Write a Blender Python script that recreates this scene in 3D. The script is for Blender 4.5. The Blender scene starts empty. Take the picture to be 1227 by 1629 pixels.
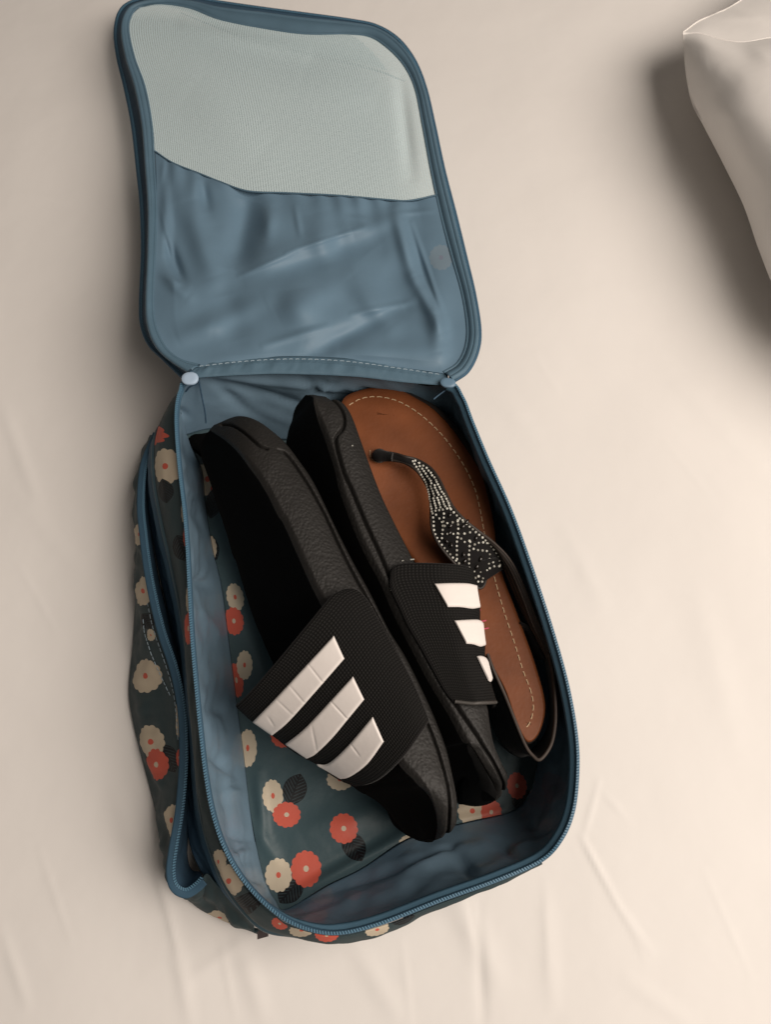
import bpy, math, random
import numpy as np
from mathutils import Vector, noise
random.seed(7)
sc = bpy.context.scene
COL = sc.collection
R = math.radians
# ------------------------------------------------------------------ camera
CAMH = 0.58; TILT = R(20); F = 1278.0          # camera height over the bed, tilt from straight down, focal length in photo pixels
cd = bpy.data.cameras.new('camera'); cam = bpy.data.objects.new('camera', cd); COL.objects.link(cam)
cam.location = (0, 0, CAMH); cam.rotation_euler = (TILT, 0, 0)
cd.sensor_fit = 'VERTICAL'; cd.sensor_height = 24; cd.lens = 24*F/1629.0
cd.clip_start = 0.01; cd.clip_end = 50
cd.dof.use_dof = True; cd.dof.focus_distance = 0.52; cd.dof.aperture_fstop = 9.0
sc.camera = cam
# ------------------------------------------------------------------ world + lamps
w = bpy.data.worlds.new('World'); sc.world = w; w.use_nodes = True
bg = w.node_tree.nodes['Background']; bg.inputs[0].default_value = (1.0, .90, .80, 1); bg.inputs[1].default_value = 0.095
def area(name, loc, target, size, sizey, power, col):
    l = bpy.data.lights.new(name, 'AREA'); l.shape = 'RECTANGLE'; l.size = size; l.size_y = sizey; l.energy = power; l.color = col
    o = bpy.data.objects.new(name, l); COL.objects.link(o); o.location = loc
    d = Vector(target)-Vector(loc); o.rotation_euler = d.to_track_quat('-Z', 'Y').to_euler()
    return o
area('room_lamp', (0.98, -0.10, 1.36), (0.0, 0.1, 0), 1.25, 1.25, 37, (1.0, .895, .80))
sc.view_settings.view_transform = 'Standard'; sc.view_settings.look = 'None'; sc.view_settings.exposure = 0; sc.view_settings.gamma = 1
sc.render.engine = 'CYCLES'
# ------------------------------------------------------------------ projection helpers
ct, st = math.cos(TILT), math.sin(TILT)
def P(a):
    """(...,3) array of px,py,z -> world points"""
    a = np.asarray(a, float)
    u = (a[..., 0]-613.5)/F; v = (a[..., 1]-814.5)/F; z = a[..., 2]
    dx, dy, dz = u, -v*ct+st, -v*st-ct
    k = (z-CAMH)/dz
    return np.stack([dx*k, dy*k, z], -1)
def toPx(p):
    p = np.asarray(p, float); x, y, z = p[..., 0], p[..., 1], p[..., 2]-CAMH
    yc = y*ct+z*st; zc = -y*st+z*ct
    return np.stack([613.5+F*x/-zc, 814.5-F*yc/-zc], -1)
def cr(pts, n, closed=False):
    """Catmull-Rom resample by length (first two dims)"""
    p = np.asarray(pts, float); m = len(p)
    if closed: q = np.vstack([p[-1], p, p[0], p[1]]); segs = m
    else: q = np.vstack([2*p[0]-p[1], p, 2*p[-1]-p[-2]]); segs = m-1
    out = []; K = 24
    for i in range(segs):
        p0, p1, p2, p3 = q[i], q[i+1], q[i+2], q[i+3]
        t = np.linspace(0, 1, K, endpoint=False)[:, None]
        out.append(.5*((2*p1)+(-p0+p2)*t+(2*p0-5*p1+4*p2-p3)*t**2+(-p0+3*p1-3*p2+p3)*t**3))
    o = np.vstack(out+[(p[0] if closed else p[-1])[None]])
    d = np.r_[0, np.cumsum(np.linalg.norm(np.diff(o[:, :2], axis=0), axis=1)+1e-9)]
    s = np.linspace(0, d[-1], n+1 if closed else n)
    r = np.stack([np.interp(s, d, o[:, k]) for k in range(o.shape[1])], -1)
    return r[:-1] if closed else r
def coons(top, right, bottom, left, nu, nv):
    """top,bottom left->right; left,right top->bottom"""
    t, b, l, r = cr(top, nu), cr(bottom, nu), cr(left, nv), cr(right, nv)
    u = np.linspace(0, 1, nu)[None, :, None]; v = np.linspace(0, 1, nv)[:, None, None]
    S = (1-v)*t[None]+v*b[None]+(1-u)*l[:, None]+u*r[:, None]
    S -= (1-u)*(1-v)*t[0]+u*(1-v)*t[-1]+(1-u)*v*b[0]+u*v*b[-1]
    return S
def nz(x, y, z=0.0): return noise.noise(Vector((x, y, z)))
def grid_noise(W, scale, seed=0):
    sh = W.shape[:-1]; f = W.reshape(-1, 3)
    return np.array([nz(a[0]*scale+seed, a[1]*scale-seed, a[2]*scale) for a in f]).reshape(sh)
def folds(px, lst):
    """sum of soft ridges along pixel segments (x0,y0,x1,y1,width,amp)"""
    h = np.zeros(px.shape[:-1])
    for x0, y0, x1, y1, wd, am in lst:
        a = np.array([x0, y0], float); d = np.array([x1-x0, y1-y0], float); L = np.hypot(*d)
        t = np.clip(((px[..., :2]-a)@d)/L**2, 0, 1)
        q = a+t[..., None]*d; dist = np.linalg.norm(px[..., :2]-q, axis=-1)
        fade = np.sin(np.pi*np.clip(.12+.76*t, 0, 1))
        h += am*np.exp(-(dist/wd)**2)*fade
    return h
def normals(W):
    du = np.gradient(W, axis=1); dv = np.gradient(W, axis=0)
    n = np.cross(du, dv); n /= np.linalg.norm(n, axis=-1, keepdims=True)+1e-12
    return n
# ------------------------------------------------------------------ mesh helpers
def mk(name, verts, faces, mat, parent=None, smooth=True, uv=None):
    me = bpy.data.meshes.new(name); me.from_pydata([tuple(map(float, v)) for v in verts], [], faces)
    if mat: me.materials.append(mat)
    if uv is not None:
        l = me.uv_layers.new(name='UVMap'); li = np.empty(len(me.loops), int); me.loops.foreach_get('vertex_index', li)
        l.data.foreach_set('uv', np.asarray(uv, float)[li].ravel())
    if smooth: me.polygons.foreach_set('use_smooth', [True]*len(me.polygons))
    me.update()
    o = bpy.data.objects.new(name, me); COL.objects.link(o)
    if parent: o.parent = parent
    return o
def gfaces(nv, nu, cu=False, off=0):
    f = []
    for i in range(nv-1):
        for j in range(nu if cu else nu-1):
            k = (j+1) % nu
            f.append((off+i*nu+j, off+i*nu+k, off+(i+1)*nu+k, off+(i+1)*nu+j))
    return f
def guv(W):
    """metric uv of a grid"""
    du = np.linalg.norm(np.diff(W, axis=1), axis=-1); dv = np.linalg.norm(np.diff(W, axis=0), axis=-1)
    m = W.shape[0]//2
    u = np.r_[0, np.cumsum(du[m])]; v = np.r_[0, np.cumsum(dv.mean(1))]
    U = np.broadcast_to(u[None], W.shape[:2]); V = np.broadcast_to(v[:, None], W.shape[:2])
    return np.stack([U, V], -1)
def gridobj(name, W, mat, parent=None, cu=False, uv=None, thick=0):
    if uv is None: uv = guv(W)
    o = mk(name, W.reshape(-1, 3), gfaces(W.shape[0], W.shape[1], cu), mat, parent, uv=uv.reshape(-1, 2))
    if thick:
        m = o.modifiers.new('solidify', 'SOLIDIFY'); m.thickness = thick; m.offset = 0
    return o
def tube_geo(W, r, closed=False, k=8, flat=1.0, up=(0, 0, 1)):
    W = np.asarray(W, float); n = len(W)
    t = (np.roll(W, -1, 0)-np.roll(W, 1, 0)) if closed else np.gradient(W, axis=0)
    t /= np.linalg.norm(t, axis=1, keepdims=True)+1e-12
    s = np.cross(t, np.array(up, float)); s /= np.linalg.norm(s, axis=1, keepdims=True)+1e-12
    q = np.cross(s, t); r = np.broadcast_to(np.asarray(r, float), (n,))
    a = np.arange(k)*2*math.pi/k
    V = W[:, None]+r[:, None, None]*(np.cos(a)[None, :, None]*s[:, None]+flat*np.sin(a)[None, :, None]*q[:, None])
    f = []
    for i in range(n if closed else n-1):
        i2 = (i+1) % n
        for j in range(k):
            j2 = (j+1) % k; f.append((i*k+j, i2*k+j, i2*k+j2, i*k+j2))
    if not closed: f.append(tuple(range(k-1, -1, -1))); f.append(tuple((n-1)*k+j for j in range(k)))
    return V.reshape(-1, 3), f
def tube(name, W, r, mat, parent=None, **kw):
    v, f = tube_geo(W, r, **kw); return mk(name, v, f, mat, parent)
class Acc:
    def __init__(s): s.v = []; s.f = []
    def add(s, v, f):
        o = len(s.v); s.v.extend([tuple(map(float, x)) for x in v]); s.f.extend([tuple(o+i for i in q) for q in f])
    def box(s, c, ax, ay, az):
        c, ax, ay, az = map(np.asarray, (c, ax, ay, az)); v = [c+i*ax+j*ay+k*az for i in (-1, 1) for j in (-1, 1) for k in (-1, 1)]
        s.add(v, [(0, 1, 3, 2), (4, 6, 7, 5), (0, 4, 5, 1), (2, 3, 7, 6), (0, 2, 6, 4), (1, 5, 7, 3)])
class Surf:
    """a patch one can lay things on, looked up by where it is seen"""
    def __init__(s, W): s.W = W; s.px = toPx(W); s.N = normals(W); s.N *= np.sign(np.mean(s.N[..., 2])) or 1
    def ij(s, x, y):
        d = (s.px[..., 0]-x)**2+(s.px[..., 1]-y)**2
        i, j = np.unravel_index(np.argmin(d), d.shape); nv, nu = d.shape
        i0 = min(max(i, 1), nv-2); j0 = min(max(j, 1), nu-2)
        Ju = (s.px[i0, j0+1]-s.px[i0, j0-1])/2; Jv = (s.px[i0+1, j0]-s.px[i0-1, j0])/2
        M = np.array([Ju, Jv]).T
        try: du, dv = np.linalg.solve(M, np.array([x, y])-s.px[i0, j0])
        except Exception: du = dv = 0
        du = np.clip(du, -1.5, 1.5); dv = np.clip(dv, -1.5, 1.5)
        return float(np.clip(i0+dv, 0, nv-1.001)), float(np.clip(j0+du, 0, nu-1.001))
    def bil(s, A, i, j):
        a, b = int(i), int(j); fi, fj = i-a, j-b
        return (1-fi)*((1-fj)*A[a, b]+fj*A[a, b+1])+fi*((1-fj)*A[a+1, b]+fj*A[a+1, b+1])
    def at(s, x, y, off=0.0):
        i, j = s.ij(x, y); return s.bil(s.W, i, j)+off*s.bil(s.N, i, j)
    def line(s, pts, n, off=0.0): return np.array([s.at(a, b, off) for a, b in cr(pts, n)])
def tag(o, label=None, cat=None, group=None, kind=None):
    for k, v in (('label', label), ('category', cat), ('group', group), ('kind', kind)):
        if v: o[k] = v
    return o
def empty(name, loc, label, cat, group=None):
    o = bpy.data.objects.new(name, None); COL.objects.link(o); o.location = loc; o.empty_display_size = .03
    return tag(o, label, cat, group)
# children keep world-space meshes: compensate the parent's location
def settle():
    bpy.context.view_layer.update()
    for o in bpy.data.objects:
        if o.parent and o.parent.parent is None and o.parent.type == 'EMPTY':
            o.location = Vector(o.location)-o.parent.location
# ------------------------------------------------------------------ materials
def nodes_of(name):
    m = bpy.data.materials.new(name); m.use_nodes = True; nt = m.node_tree
    return m, nt, nt.nodes['Principled BSDF']
class NB:
    def __init__(s, nt): s.nt = nt
    def n(s, t, **kw):
        x = s.nt.nodes.new(t)
        for k, v in kw.items(): setattr(x, k, v)
        return x
    def m(s, op, a, b=None, c=None):
        x = s.n('ShaderNodeMath', operation=op)
        for i, q in enumerate((a, b, c)):
            if q is None: continue
            if isinstance(q, (int, float)): x.inputs[i].default_value = q
            else: s.nt.links.new(q, x.inputs[i])
        return x.outputs[0]
    def l(s, a, b): s.nt.links.new(a, b)
    def mix(s, f, a, b):
        x = s.n('ShaderNodeMix', data_type='RGBA')
        for i, q in ((0, f), (6, a), (7, b)):
            if isinstance(q, (int, float)): x.inputs[i].default_value = q
            elif isinstance(q, tuple): x.inputs[i].default_value = (*q, 1) if len(q) == 3 else q
            else: s.nt.links.new(q, x.inputs[i])
        return x.outputs[2]
    def noise(s, scale, detail=3, coord=None, rough=.5):
        x = s.n('ShaderNodeTexNoise'); x.inputs['Scale'].default_value = scale; x.inputs['Detail'].default_value = detail; x.inputs['Roughness'].default_value = rough
        if coord: s.l(coord, x.inputs['Vector'])
        return x.outputs[0]
    def bump(s, h, strength, dist, prev=None):
        x = s.n('ShaderNodeBump'); x.inputs['Strength'].default_value = strength; x.inputs['Distance'].default_value = dist
        s.l(h, x.inputs['Height'])
        if prev: s.l(prev, x.inputs['Normal'])
        return x.outputs[0]
def plain(name, col, rough=.6, spec=.5, bumps=(), var=.12, vscale=40, sheen=0, coat=0):
    m, nt, b = nodes_of(name); B = NB(nt); co = B.n('ShaderNodeTexCoord').outputs['Object']
    f = B.noise(vscale, 4, co)
    c = B.mix(f, tuple(x*(1-var) for x in col), tuple(min(1, x*(1+var)) for x in col)); B.l(c, b.inputs['Base Color'])
    b.inputs['Roughness'].default_value = rough; b.inputs['Specular IOR Level'].default_value = spec
    b.inputs['Sheen Weight'].default_value = sheen; b.inputs['Coat Weight'].default_value = coat
    prev = None
    for sc_, st_, di in bumps: prev = B.bump(B.noise(sc_, 4, co), st_, di, prev)
    if prev: B.l(prev, b.inputs['Normal'])
    return m
def pebble(name, col, rough):
    m, nt, b = nodes_of(name); B = NB(nt); co = B.n('ShaderNodeTexCoord').outputs['Object']
    v = B.n('ShaderNodeTexVoronoi', feature='SMOOTH_F1'); v.inputs['Scale'].default_value = 540; v.inputs['Smoothness'].default_value = .6
    mp = B.n('ShaderNodeMapping'); mp.inputs['Scale'].default_value = (1, .9, .9); mp.inputs['Rotation'].default_value = (0, 0, .5); B.l(co, mp.inputs[0])
    nn = B.n('ShaderNodeTexNoise'); nn.inputs['Scale'].default_value = 300; B.l(mp.outputs[0], nn.inputs['Vector'])
    va = B.n('ShaderNodeVectorMath', operation='MULTIPLY_ADD'); B.l(nn.outputs[1], va.inputs[0]); va.inputs[1].default_value = (.002, .002, .002); B.l(mp.outputs[0], va.inputs[2])
    B.l(va.outputs[0], v.inputs['Vector'])
    h = B.m('SUBTRACT', 1.0, v.outputs[0])
    c = B.mix(B.noise(30, 4, co), tuple(x*.8 for x in col), tuple(x*1.25 for x in col)); B.l(c, b.inputs['Base Color'])
    b.inputs['Roughness'].default_value = rough; b.inputs['Specular IOR Level'].default_value = .38
    B.l(B.bump(B.noise(60, 3, co), .15, .002, B.bump(h, .65, .0005)), b.inputs['Normal'])
    return m
def weave(name, col, pitch, rough=.8, strength=.8):
    m, nt, b = nodes_of(name); B = NB(nt); uv = B.n('ShaderNodeUVMap').outputs[0]
    sp = B.n('ShaderNodeSeparateXYZ'); B.l(uv, sp.inputs[0])
    k = 2*math.pi/pitch
    a = B.m('ABSOLUTE', B.m('SINE', B.m('MULTIPLY', sp.outputs[0], k/2))); c2 = B.m('ABSOLUTE', B.m('SINE', B.m('MULTIPLY', sp.outputs[1], k/2)))
    h = B.m('MULTIPLY', a, c2)
    no = B.noise(250, 4, uv)
    h2 = B.m('MULTIPLY', h, B.m('ADD', no, .5))
    c = B.mix(B.m('POWER', h2, .7), tuple(x*.45 for x in col), tuple(x*1.5 for x in col)); B.l(c, b.inputs['Base Color'])
    b.inputs['Roughness'].default_value = rough; b.inputs['Specular IOR Level'].default_value = .2
    B.l(B.bump(h2, strength, .0006), b.inputs['Normal'])
    return m
# printed flower and leaf as node groups (flat print on the cloth)
def mk_flower():
    g = bpy.data.node_groups.new('printed_flower', 'ShaderNodeTree'); B = NB(g)
    for nm, t in (('Base', 'NodeSocketColor'), ('UV', 'NodeSocketVector'), ('C', 'NodeSocketVector'), ('R1', 'NodeSocketVector'), ('R2', 'NodeSocketVector'), ('Col', 'NodeSocketColor'), ('Dot', 'NodeSocketColor')):
        g.interface.new_socket(name=nm, in_out='INPUT', socket_type=t)
    g.interface.new_socket(name='Out', in_out='OUTPUT', socket_type='NodeSocketColor')
    gi = B.n('NodeGroupInput'); go = B.n('NodeGroupOutput')
    sub = B.n('ShaderNodeVectorMath', operation='SUBTRACT'); B.l(gi.outputs['UV'], sub.inputs[0]); B.l(gi.outputs['C'], sub.inputs[1])
    d = []
    for r in ('R1', 'R2'):
        x = B.n('ShaderNodeVectorMath', operation='DOT_PRODUCT'); B.l(sub.outputs[0], x.inputs[0]); B.l(gi.outputs[r], x.inputs[1]); d.append(x.outputs['Value'])
    r = B.m('SQRT', B.m('ADD', B.m('MULTIPLY', d[0], d[0]), B.m('MULTIPLY', d[1], d[1])))
    a = B.m('ARCTAN2', d[1], d[0])
    lob = B.m('ABSOLUTE', B.m('SINE', B.m('MULTIPLY', a, 6.5)))
    Rr = B.m('ADD', B.m('MULTIPLY', lob, .09), .9)
    return g, B, gi, go, d, r, Rr, a
def flower_group():
    g, B, gi, go, d, r, Rr, a = mk_flower()
    mask = B.m('LESS_THAN', r, Rr)
    c = B.mix(mask, gi.outputs['Base'], gi.outputs['Col'])
    c = B.mix(B.m('LESS_THAN', r, .17), c, gi.outputs['Dot']); B.l(c, go.inputs[0])
    return g
def leaf_group():
    g, B, gi, go, d, r, Rr, a = mk_flower(); g.name = 'printed_leaf'
    wdt = B.m('MULTIPLY', B.m('SUBTRACT', 1.0, B.m('POWER', B.m('ABSOLUTE', d[0]), 2.4)), .72)
    ay = B.m('ABSOLUTE', d[1])
    mask = B.m('MULTIPLY', B.m('LESS_THAN', ay, wdt), B.m('LESS_THAN', B.m('ABSOLUTE', d[0]), 1.0))
    ln = B.m('FRACT', B.m('MULTIPLY', B.m('SUBTRACT', d[0], B.m('MULTIPLY', ay, .9)), 4.2))
    line = B.m('MULTIPLY', B.m('LESS_THAN', ln, .22), B.m('GREATER_THAN', ay, .05))
    line = B.m('MULTIPLY', line, B.m('LESS_THAN', ay, B.m('SUBTRACT', wdt, .05)))
    c = B.mix(line, gi.outputs['Col'], gi.outputs['Dot'])
    c = B.mix(mask, gi.outputs['Base'], c); B.l(c, go.inputs[0])
    return g
FG, LG = flower_group(), leaf_group()
CREAM = (.60, .51, .385, 1); RED = (.62, .115, .075, 1); LEAF = (.008, .009, .011, 1)
def printed(name, base, W, uv, items, rough=.45, fade=0, wr=.4, spec=.3):
    """items: (kind, px, py, rx, ry, rot) with radii in photo pixels; kind c/r/l"""
    m, nt, b = nodes_of(name); B = NB(nt); U = B.n('ShaderNodeUVMap').outputs[0]; co = B.n('ShaderNodeTexCoord').outputs['Object']
    col = B.mix(B.noise(25, 3, co), tuple(x*.88 for x in base), tuple(x*1.12 for x in base))
    px = toPx(W)
    for kd, x, y, rx, ry, rot in items:
        d = (px[..., 0]-x)**2+(px[..., 1]-y)**2
        i, j = np.unravel_index(np.argmin(d), d.shape); q = 6
        i = min(max(i, q), px.shape[0]-q-1); j = min(max(j, q), px.shape[1]-q-1)
        A = px[i-q:i+q+1:2, j-q:j+q+1:2].reshape(-1, 2); Uv = uv[i-q:i+q+1:2, j-q:j+q+1:2].reshape(-1, 2)
        X = np.c_[Uv, np.ones(len(Uv))]; M = np.linalg.lstsq(X, A, rcond=None)[0]      # uv -> px affine
        J = M[:2].T; c0 = np.linalg.solve(J, np.array([x, y])-M[2])
        cr_, sr_ = math.cos(R(rot)), math.sin(R(rot))
        Q = np.array([[cr_/rx, sr_/rx], [-sr_/ry, cr_/ry]])@J
        gn = B.n('ShaderNodeGroup'); gn.node_tree = LG if kd == 'l' else FG
        B.l(col, gn.inputs['Base']); B.l(U, gn.inputs['UV'])
        gn.inputs['C'].default_value = (*c0, 0); gn.inputs['R1'].default_value = (*Q[0], 0); gn.inputs['R2'].default_value = (*Q[1], 0)
        bb = tuple(base)+(1,)
        f = lambda cc: tuple(cc[k]*(1-fade)+bb[k]*fade for k in range(3))+(1,)
        gn.inputs['Col'].default_value = f({'c': CREAM, 'r': RED, 'l': LEAF}[kd])
        gn.inputs['Dot'].default_value = f({'c': RED, 'r': CREAM, 'l': (.035, .055, .062, 1)}[kd])
        col = gn.outputs[0]
    B.l(col, b.inputs['Base Color']); b.inputs['Roughness'].default_value = rough; b.inputs['Specular IOR Level'].default_value = spec
    B.l(B.bump(B.noise(38, 4, co), wr, .004, B.bump(B.noise(1500, 2, co), .15, .0002)), b.inputs['Normal'])
    return m
BLUE = (.115, .195, .265)
M_LIN = plain('blue_lining', BLUE, .48, .3, ((30, .35, .004), (110, .2, .0015), (1800, .12, .0002)), .08, 20)
M_BIND = plain('blue_binding', (.088, .155, .21), .55, .3, ((900, .3, .0003),), .12, 60)
M_TAPE = plain('zipper_tape_blue', (.045, .10, .155), .65, .25, ((1200, .4, .0003),), .1, 80)
M_TEETH = plain('zipper_teeth_blue', (.10, .215, .31), .4, .5, (), .05)
M_DARK = plain('pocket_inside_blue', (.045, .09, .14), .6, .3, ((60, .4, .003),), .1)
M_TEAL = (.045, .075, .085)
M_TAB = plain('pale_tab', (.40, .52, .66), .4, .5, (), .04)
M_TAB2 = plain('blue_tab', (.13, .22, .31), .4, .5, (), .04)
M_RUB = pebble('black_rubber', (.0125, .0115, .0105), .58)
M_FOOT = plain('black_footbed', (.005, .0045, .004), .9, .08, ((500, .3, .0005),), .2)
M_SOLE = plain('black_outsole', (.005, .005, .005), .75, .1, ((300, .2, .0005),), .2)
M_WEAVE = weave('black_elastic', (.0085, .0080, .0075), .0017)
M_SUEDE = plain('black_suede', (.008, .007, .007), .9, .2, ((700, .5, .0006),), .3, 90, sheen=.1)
M_SBAND = plain('black_strap_leather', (.034, .027, .023), .55, .4, ((600, .3, .0004),), .2)
M_STITCH = plain('tan_thread', (.55, .40, .25), .8, .2)
M_BSTITCH = plain('pale_thread', (.35, .45, .52), .8, .2)
# =================================================================== bed
def axis(lo, hi, a, b, fine, coarse):
    return np.r_[np.arange(lo, a, coarse), np.arange(a, b, fine), np.arange(b, hi+coarse, coarse)]
xs = axis(-1.6, 1.6, -.40, .40, .0021, .06); ys = axis(-1.2, 1.9, -.20, .72, .0021, .06)
X, Y = np.meshgrid(xs, ys)
G = np.stack([X, Y, 0*X], -1)
gp = toPx(G); gp[np.abs(gp) > 5000] = 5000
h = folds(gp, [(238, 1330, 275, 1480, 10, .0022), (275, 1480, 300, 1629, 12, .0018), (715, 1400, 790, 1560, 22, .0035), (760, 1440, 770, 1629, 9, -.002),
               (925, 1330, 985, 1440, 5, .0015), (985, 1440, 1040, 1520, 6, .0014), (955, 1240, 930, 1330, 4, .0012), (960, 1260, 1000, 1300, 3, .001),
               (870, 1420, 880, 1600, 14, .0014), (180, 1250, 240, 1420, 20, .002), (900, 840, 960, 960, 16, .0012), (800, 640, 860, 700, 18, .001),
               (0, 640, 60, 800, 12, .0016), (20, 780, 120, 900, 16, .001), (0, 1480, 40, 1600, 10, .0014), (560, 1500, 640, 1629, 18, .002), (380, 1500, 420, 1629, 16, .002),
               (1040, 560, 1227, 760, 20, .001), (1000, 1560, 1100, 1629, 14, .0015), (400, 1490, 300, 1560, 12, .0012), (1100, 900, 1180, 1200, 22, .0012), (928, 1335, 962, 1400, 2.6, .0012), (962, 1400, 1005, 1478, 3, .001), (1005, 1478, 1030, 1530, 3, .0008), (958, 1262, 1010, 1318, 2.2, .0005), (238, 1345, 262, 1440, 3.5, .0012), (262, 1440, 282, 1520, 4, .001), (745, 1425, 758, 1500, 4, -.001), (868, 1400, 872, 1560, 4, .0005), (350, 1500, 372, 1620, 5, .0007), (640, 1500, 655, 1629, 5, .0006), (1120, 1380, 1200, 1560, 4, .0006), (60, 1350, 110, 1500, 5, .0006), (30, 900, 90, 1010, 5, .0005), (850, 560, 900, 640, 5, .0004), (1060, 700, 1140, 800, 5, .0004), (20, 300, 120, 320, 6, .0004)])
n1 = np.array([[nz(x*5, y*5, 3)*.003+nz(x*16, y*11, 8)*.0007 for x in xs] for y in ys])
G[..., 2] = h*.55+n1-.002
def sheet_mat():
    m, nt, b = nodes_of('white_cotton'); B = NB(nt); co = B.n('ShaderNodeTexCoord').outputs['Object']
    c = B.mix(B.noise(6, 3, co), (.76, .73, .70), (.82, .79, .76)); B.l(c, b.inputs['Base Color'])
    b.inputs['Roughness'].default_value = .85; b.inputs['Specular IOR Level'].default_value = .25; b.inputs['Sheen Weight'].default_value = .1
    B.l(B.bump(B.noise(9, 4, co, .5), .25, .01, B.bump(B.noise(1400, 2, co), .12, .0003)), b.inputs['Normal'])
    return m
M_SHEET = sheet_mat()
bed = gridobj('bed_sheet', G, M_SHEET, uv=G[..., :2]); tag(bed, kind='structure')
# =================================================================== pillow
pl = empty('pillow', tuple(P(np.array([1260, 200, 0.0]))), 'white cotton pillow with a seamed corner lying on the bed sheet at the upper right', 'pillow')
edge = np.array([[1087, 54, .105], [1091, 110, .095], [1101, 162, .085], [1121, 202, .078], [1150, 258, .068], [1184, 328, .060], [1209, 400, .052], [1238, 466, .046], [1290, 525, .04], [1370, 565, .035]])
edge[:, 2] *= .50; edge = cr(edge, 80)
offs = [(-0.0, 1.0, 0), (14, 1.0, .012), (50, 1, .026), (110, 1, .038), (220, 1, .045), (420, 1, .04), (650, 1, .01)]
ridge = cr([[1087, 54, .105], [1115, 53, .113], [1150, 63, .12], [1185, 67, .127], [1227, 60, .133], [1300, 52, .14], [1520, 30, .13], [1740, 0, .1]], 60); ridge[:, 2] *= .50
right = cr([[1740, 0, .05], [1850, 350, .09], [1900, 650, .06]], 80)
bottom = cr([[1370, 565, .0175], [1550, 620, .05], [1700, 640, .06], [1900, 650, .06]], 60)
S = coons(ridge, right, bottom, edge, 90, 110)
uu = np.linspace(0, 1, 90)[None]; vv = np.linspace(0, 1, 110)[:, None]
S[..., 2] += .040*(1-np.exp(-uu*14))*(1-np.exp(-vv*30))+.03*(np.sin(np.pi*uu)**.6)*(np.sin(np.pi*np.clip(vv, 0, 1))**.7)*.55
S[..., 2] += folds(S, [(1110, 62, 1170, 85, 9, .002), (1120, 90, 1118, 120, 8, .0015), (1100, 190, 1160, 130, 20, -.003), (1160, 200, 1227, 420, 25, .004), (1190, 70, 1227, 95, 10, .002), (1140, 230, 1200, 300, 12, -.002)])
W1 = P(S)
top2 = cr([[1087, 52, .052], [1112, 34, .050], [1140, 22, .050], [1180, 0, .050], [1300, -90, .045], [1500, -190, .04], [1740, -260, .03]], 90)
t2 = np.linspace(0, 1, 30)[:, None, None]
rd = cr(ridge, 90)
S2 = (1-t2)*rd[None]+t2*top2[None]; S2[..., 2] += .012*np.sin(np.pi*t2[..., 0])*np.linspace(0, 1, 90)[None]
S2[..., 2] += folds(S2, [(1130, 25, 1200, 30, 6, .0015), (1160, 12, 1227, 35, 7, .0015)])
W2 = P(S2)
mk('pillow_front', W1.reshape(-1, 3), gfaces(110, 90), M_SHEET, pl, uv=guv(W1).reshape(-1, 2))
mk('pillow_top', W2.reshape(-1, 3), gfaces(30, 90), M_SHEET, pl, uv=guv(W2).reshape(-1, 2))
# underside: from the edge inwards and down to the bed
rim3 = np.vstack([top2[::-1], edge]); Wr = P(rim3); cen = np.array([.75, .55, 0.0])
rows = []
for k in range(9):
    a = k/8; q = Wr.copy(); dirv = cen-Wr; dirv[:, 2] = 0; dirv /= np.linalg.norm(dirv, axis=1, keepdims=True)
    q += dirv*(.075*math.sin(a*math.pi/2)**1.5); q[:, 2] = Wr[:, 2]*(1-math.sin(a*math.pi/2))*1.0+.001
    rows.append(q)
gridobj('pillow_underside', np.array(rows), M_SHEET, pl)
tube('seam', P(ridge)+np.array([0, 0, .0002]), .0008, M_SHEET, pl, k=6)

# =================================================================== shoe bag
bag = empty('shoe_bag', tuple(P(np.array([590, 1050, 0.0]))), 'open blue zippered bag with flower print and shoes inside, lid folded back on the bed', 'bag')
NL = 420
rim = [(300, 604), (287, 622), (281, 650), (281, 690), (286, 750), (293, 810), (298, 870), (302, 950), (306, 1020), (313, 1100), (320, 1170), (327, 1230), (338, 1290), (356, 1345), (384, 1395), (425, 1440), (470, 1470), (530, 1484), (600, 1470), (700, 1432), (790, 1400), (860, 1369), (893, 1335), (912, 1290), (919, 1230), (917, 1170), (903, 1090), (878, 1000), (845, 900), (812, 810), (776, 730), (752, 672), (736, 632), (714, 608), (640, 600), (560, 592), (500, 589), (450, 588), (380, 590)]
flo = [(297, 692), (297, 693), (299, 696), (308, 716), (322, 750), (327, 800), (338, 870), (353, 933), (362, 1000), (376, 1110), (384, 1170), (390, 1218), (397, 1280), (407, 1340), (420, 1395), (438, 1432), (455, 1446), (520, 1408), (575, 1381), (650, 1333), (740, 1308), (815, 1290), (842, 1262), (852, 1230), (856, 1200), (855, 1150), (845, 1090), (822, 1010), (797, 930), (768, 850), (742, 780), (722, 730), (705, 690), (690, 668), (630, 652), (550, 648), (512, 690), (450, 700), (350, 682)]
rz = [.092]*len(rim); fz = [.010]*len(flo)
for i in (0, 1, 2, 38): fz[i] = .034
fz[3] = .028; fz[4] = .02; fz[36] = .014; fz[37] = .014; fz[35] = .03; fz[34] = .03; fz[33] = .03
for i in range(4, 14): rz[i] = .090
for i in range(14, 22): rz[i] = .084
for i in range(22, 28): rz[i] = .088
RIM = np.array([(a, b, c) for (a, b), c in zip(rim, rz)]); FLO = np.array([(a, b, c) for (a, b), c in zip(flo, fz)])
both = cr(np.hstack([RIM, FLO]), NL, closed=True)
RIMc, FLOc = both[:, :3], both[:, 3:]
NR = 40
tt = np.linspace(0, 1, NR)[:, None, None]
Wrim, Wflo = P(RIMc), P(FLOc)
LW = (1-tt)*Wrim[None]+tt*Wflo[None]
cenw = Wflo.mean(0)
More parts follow.
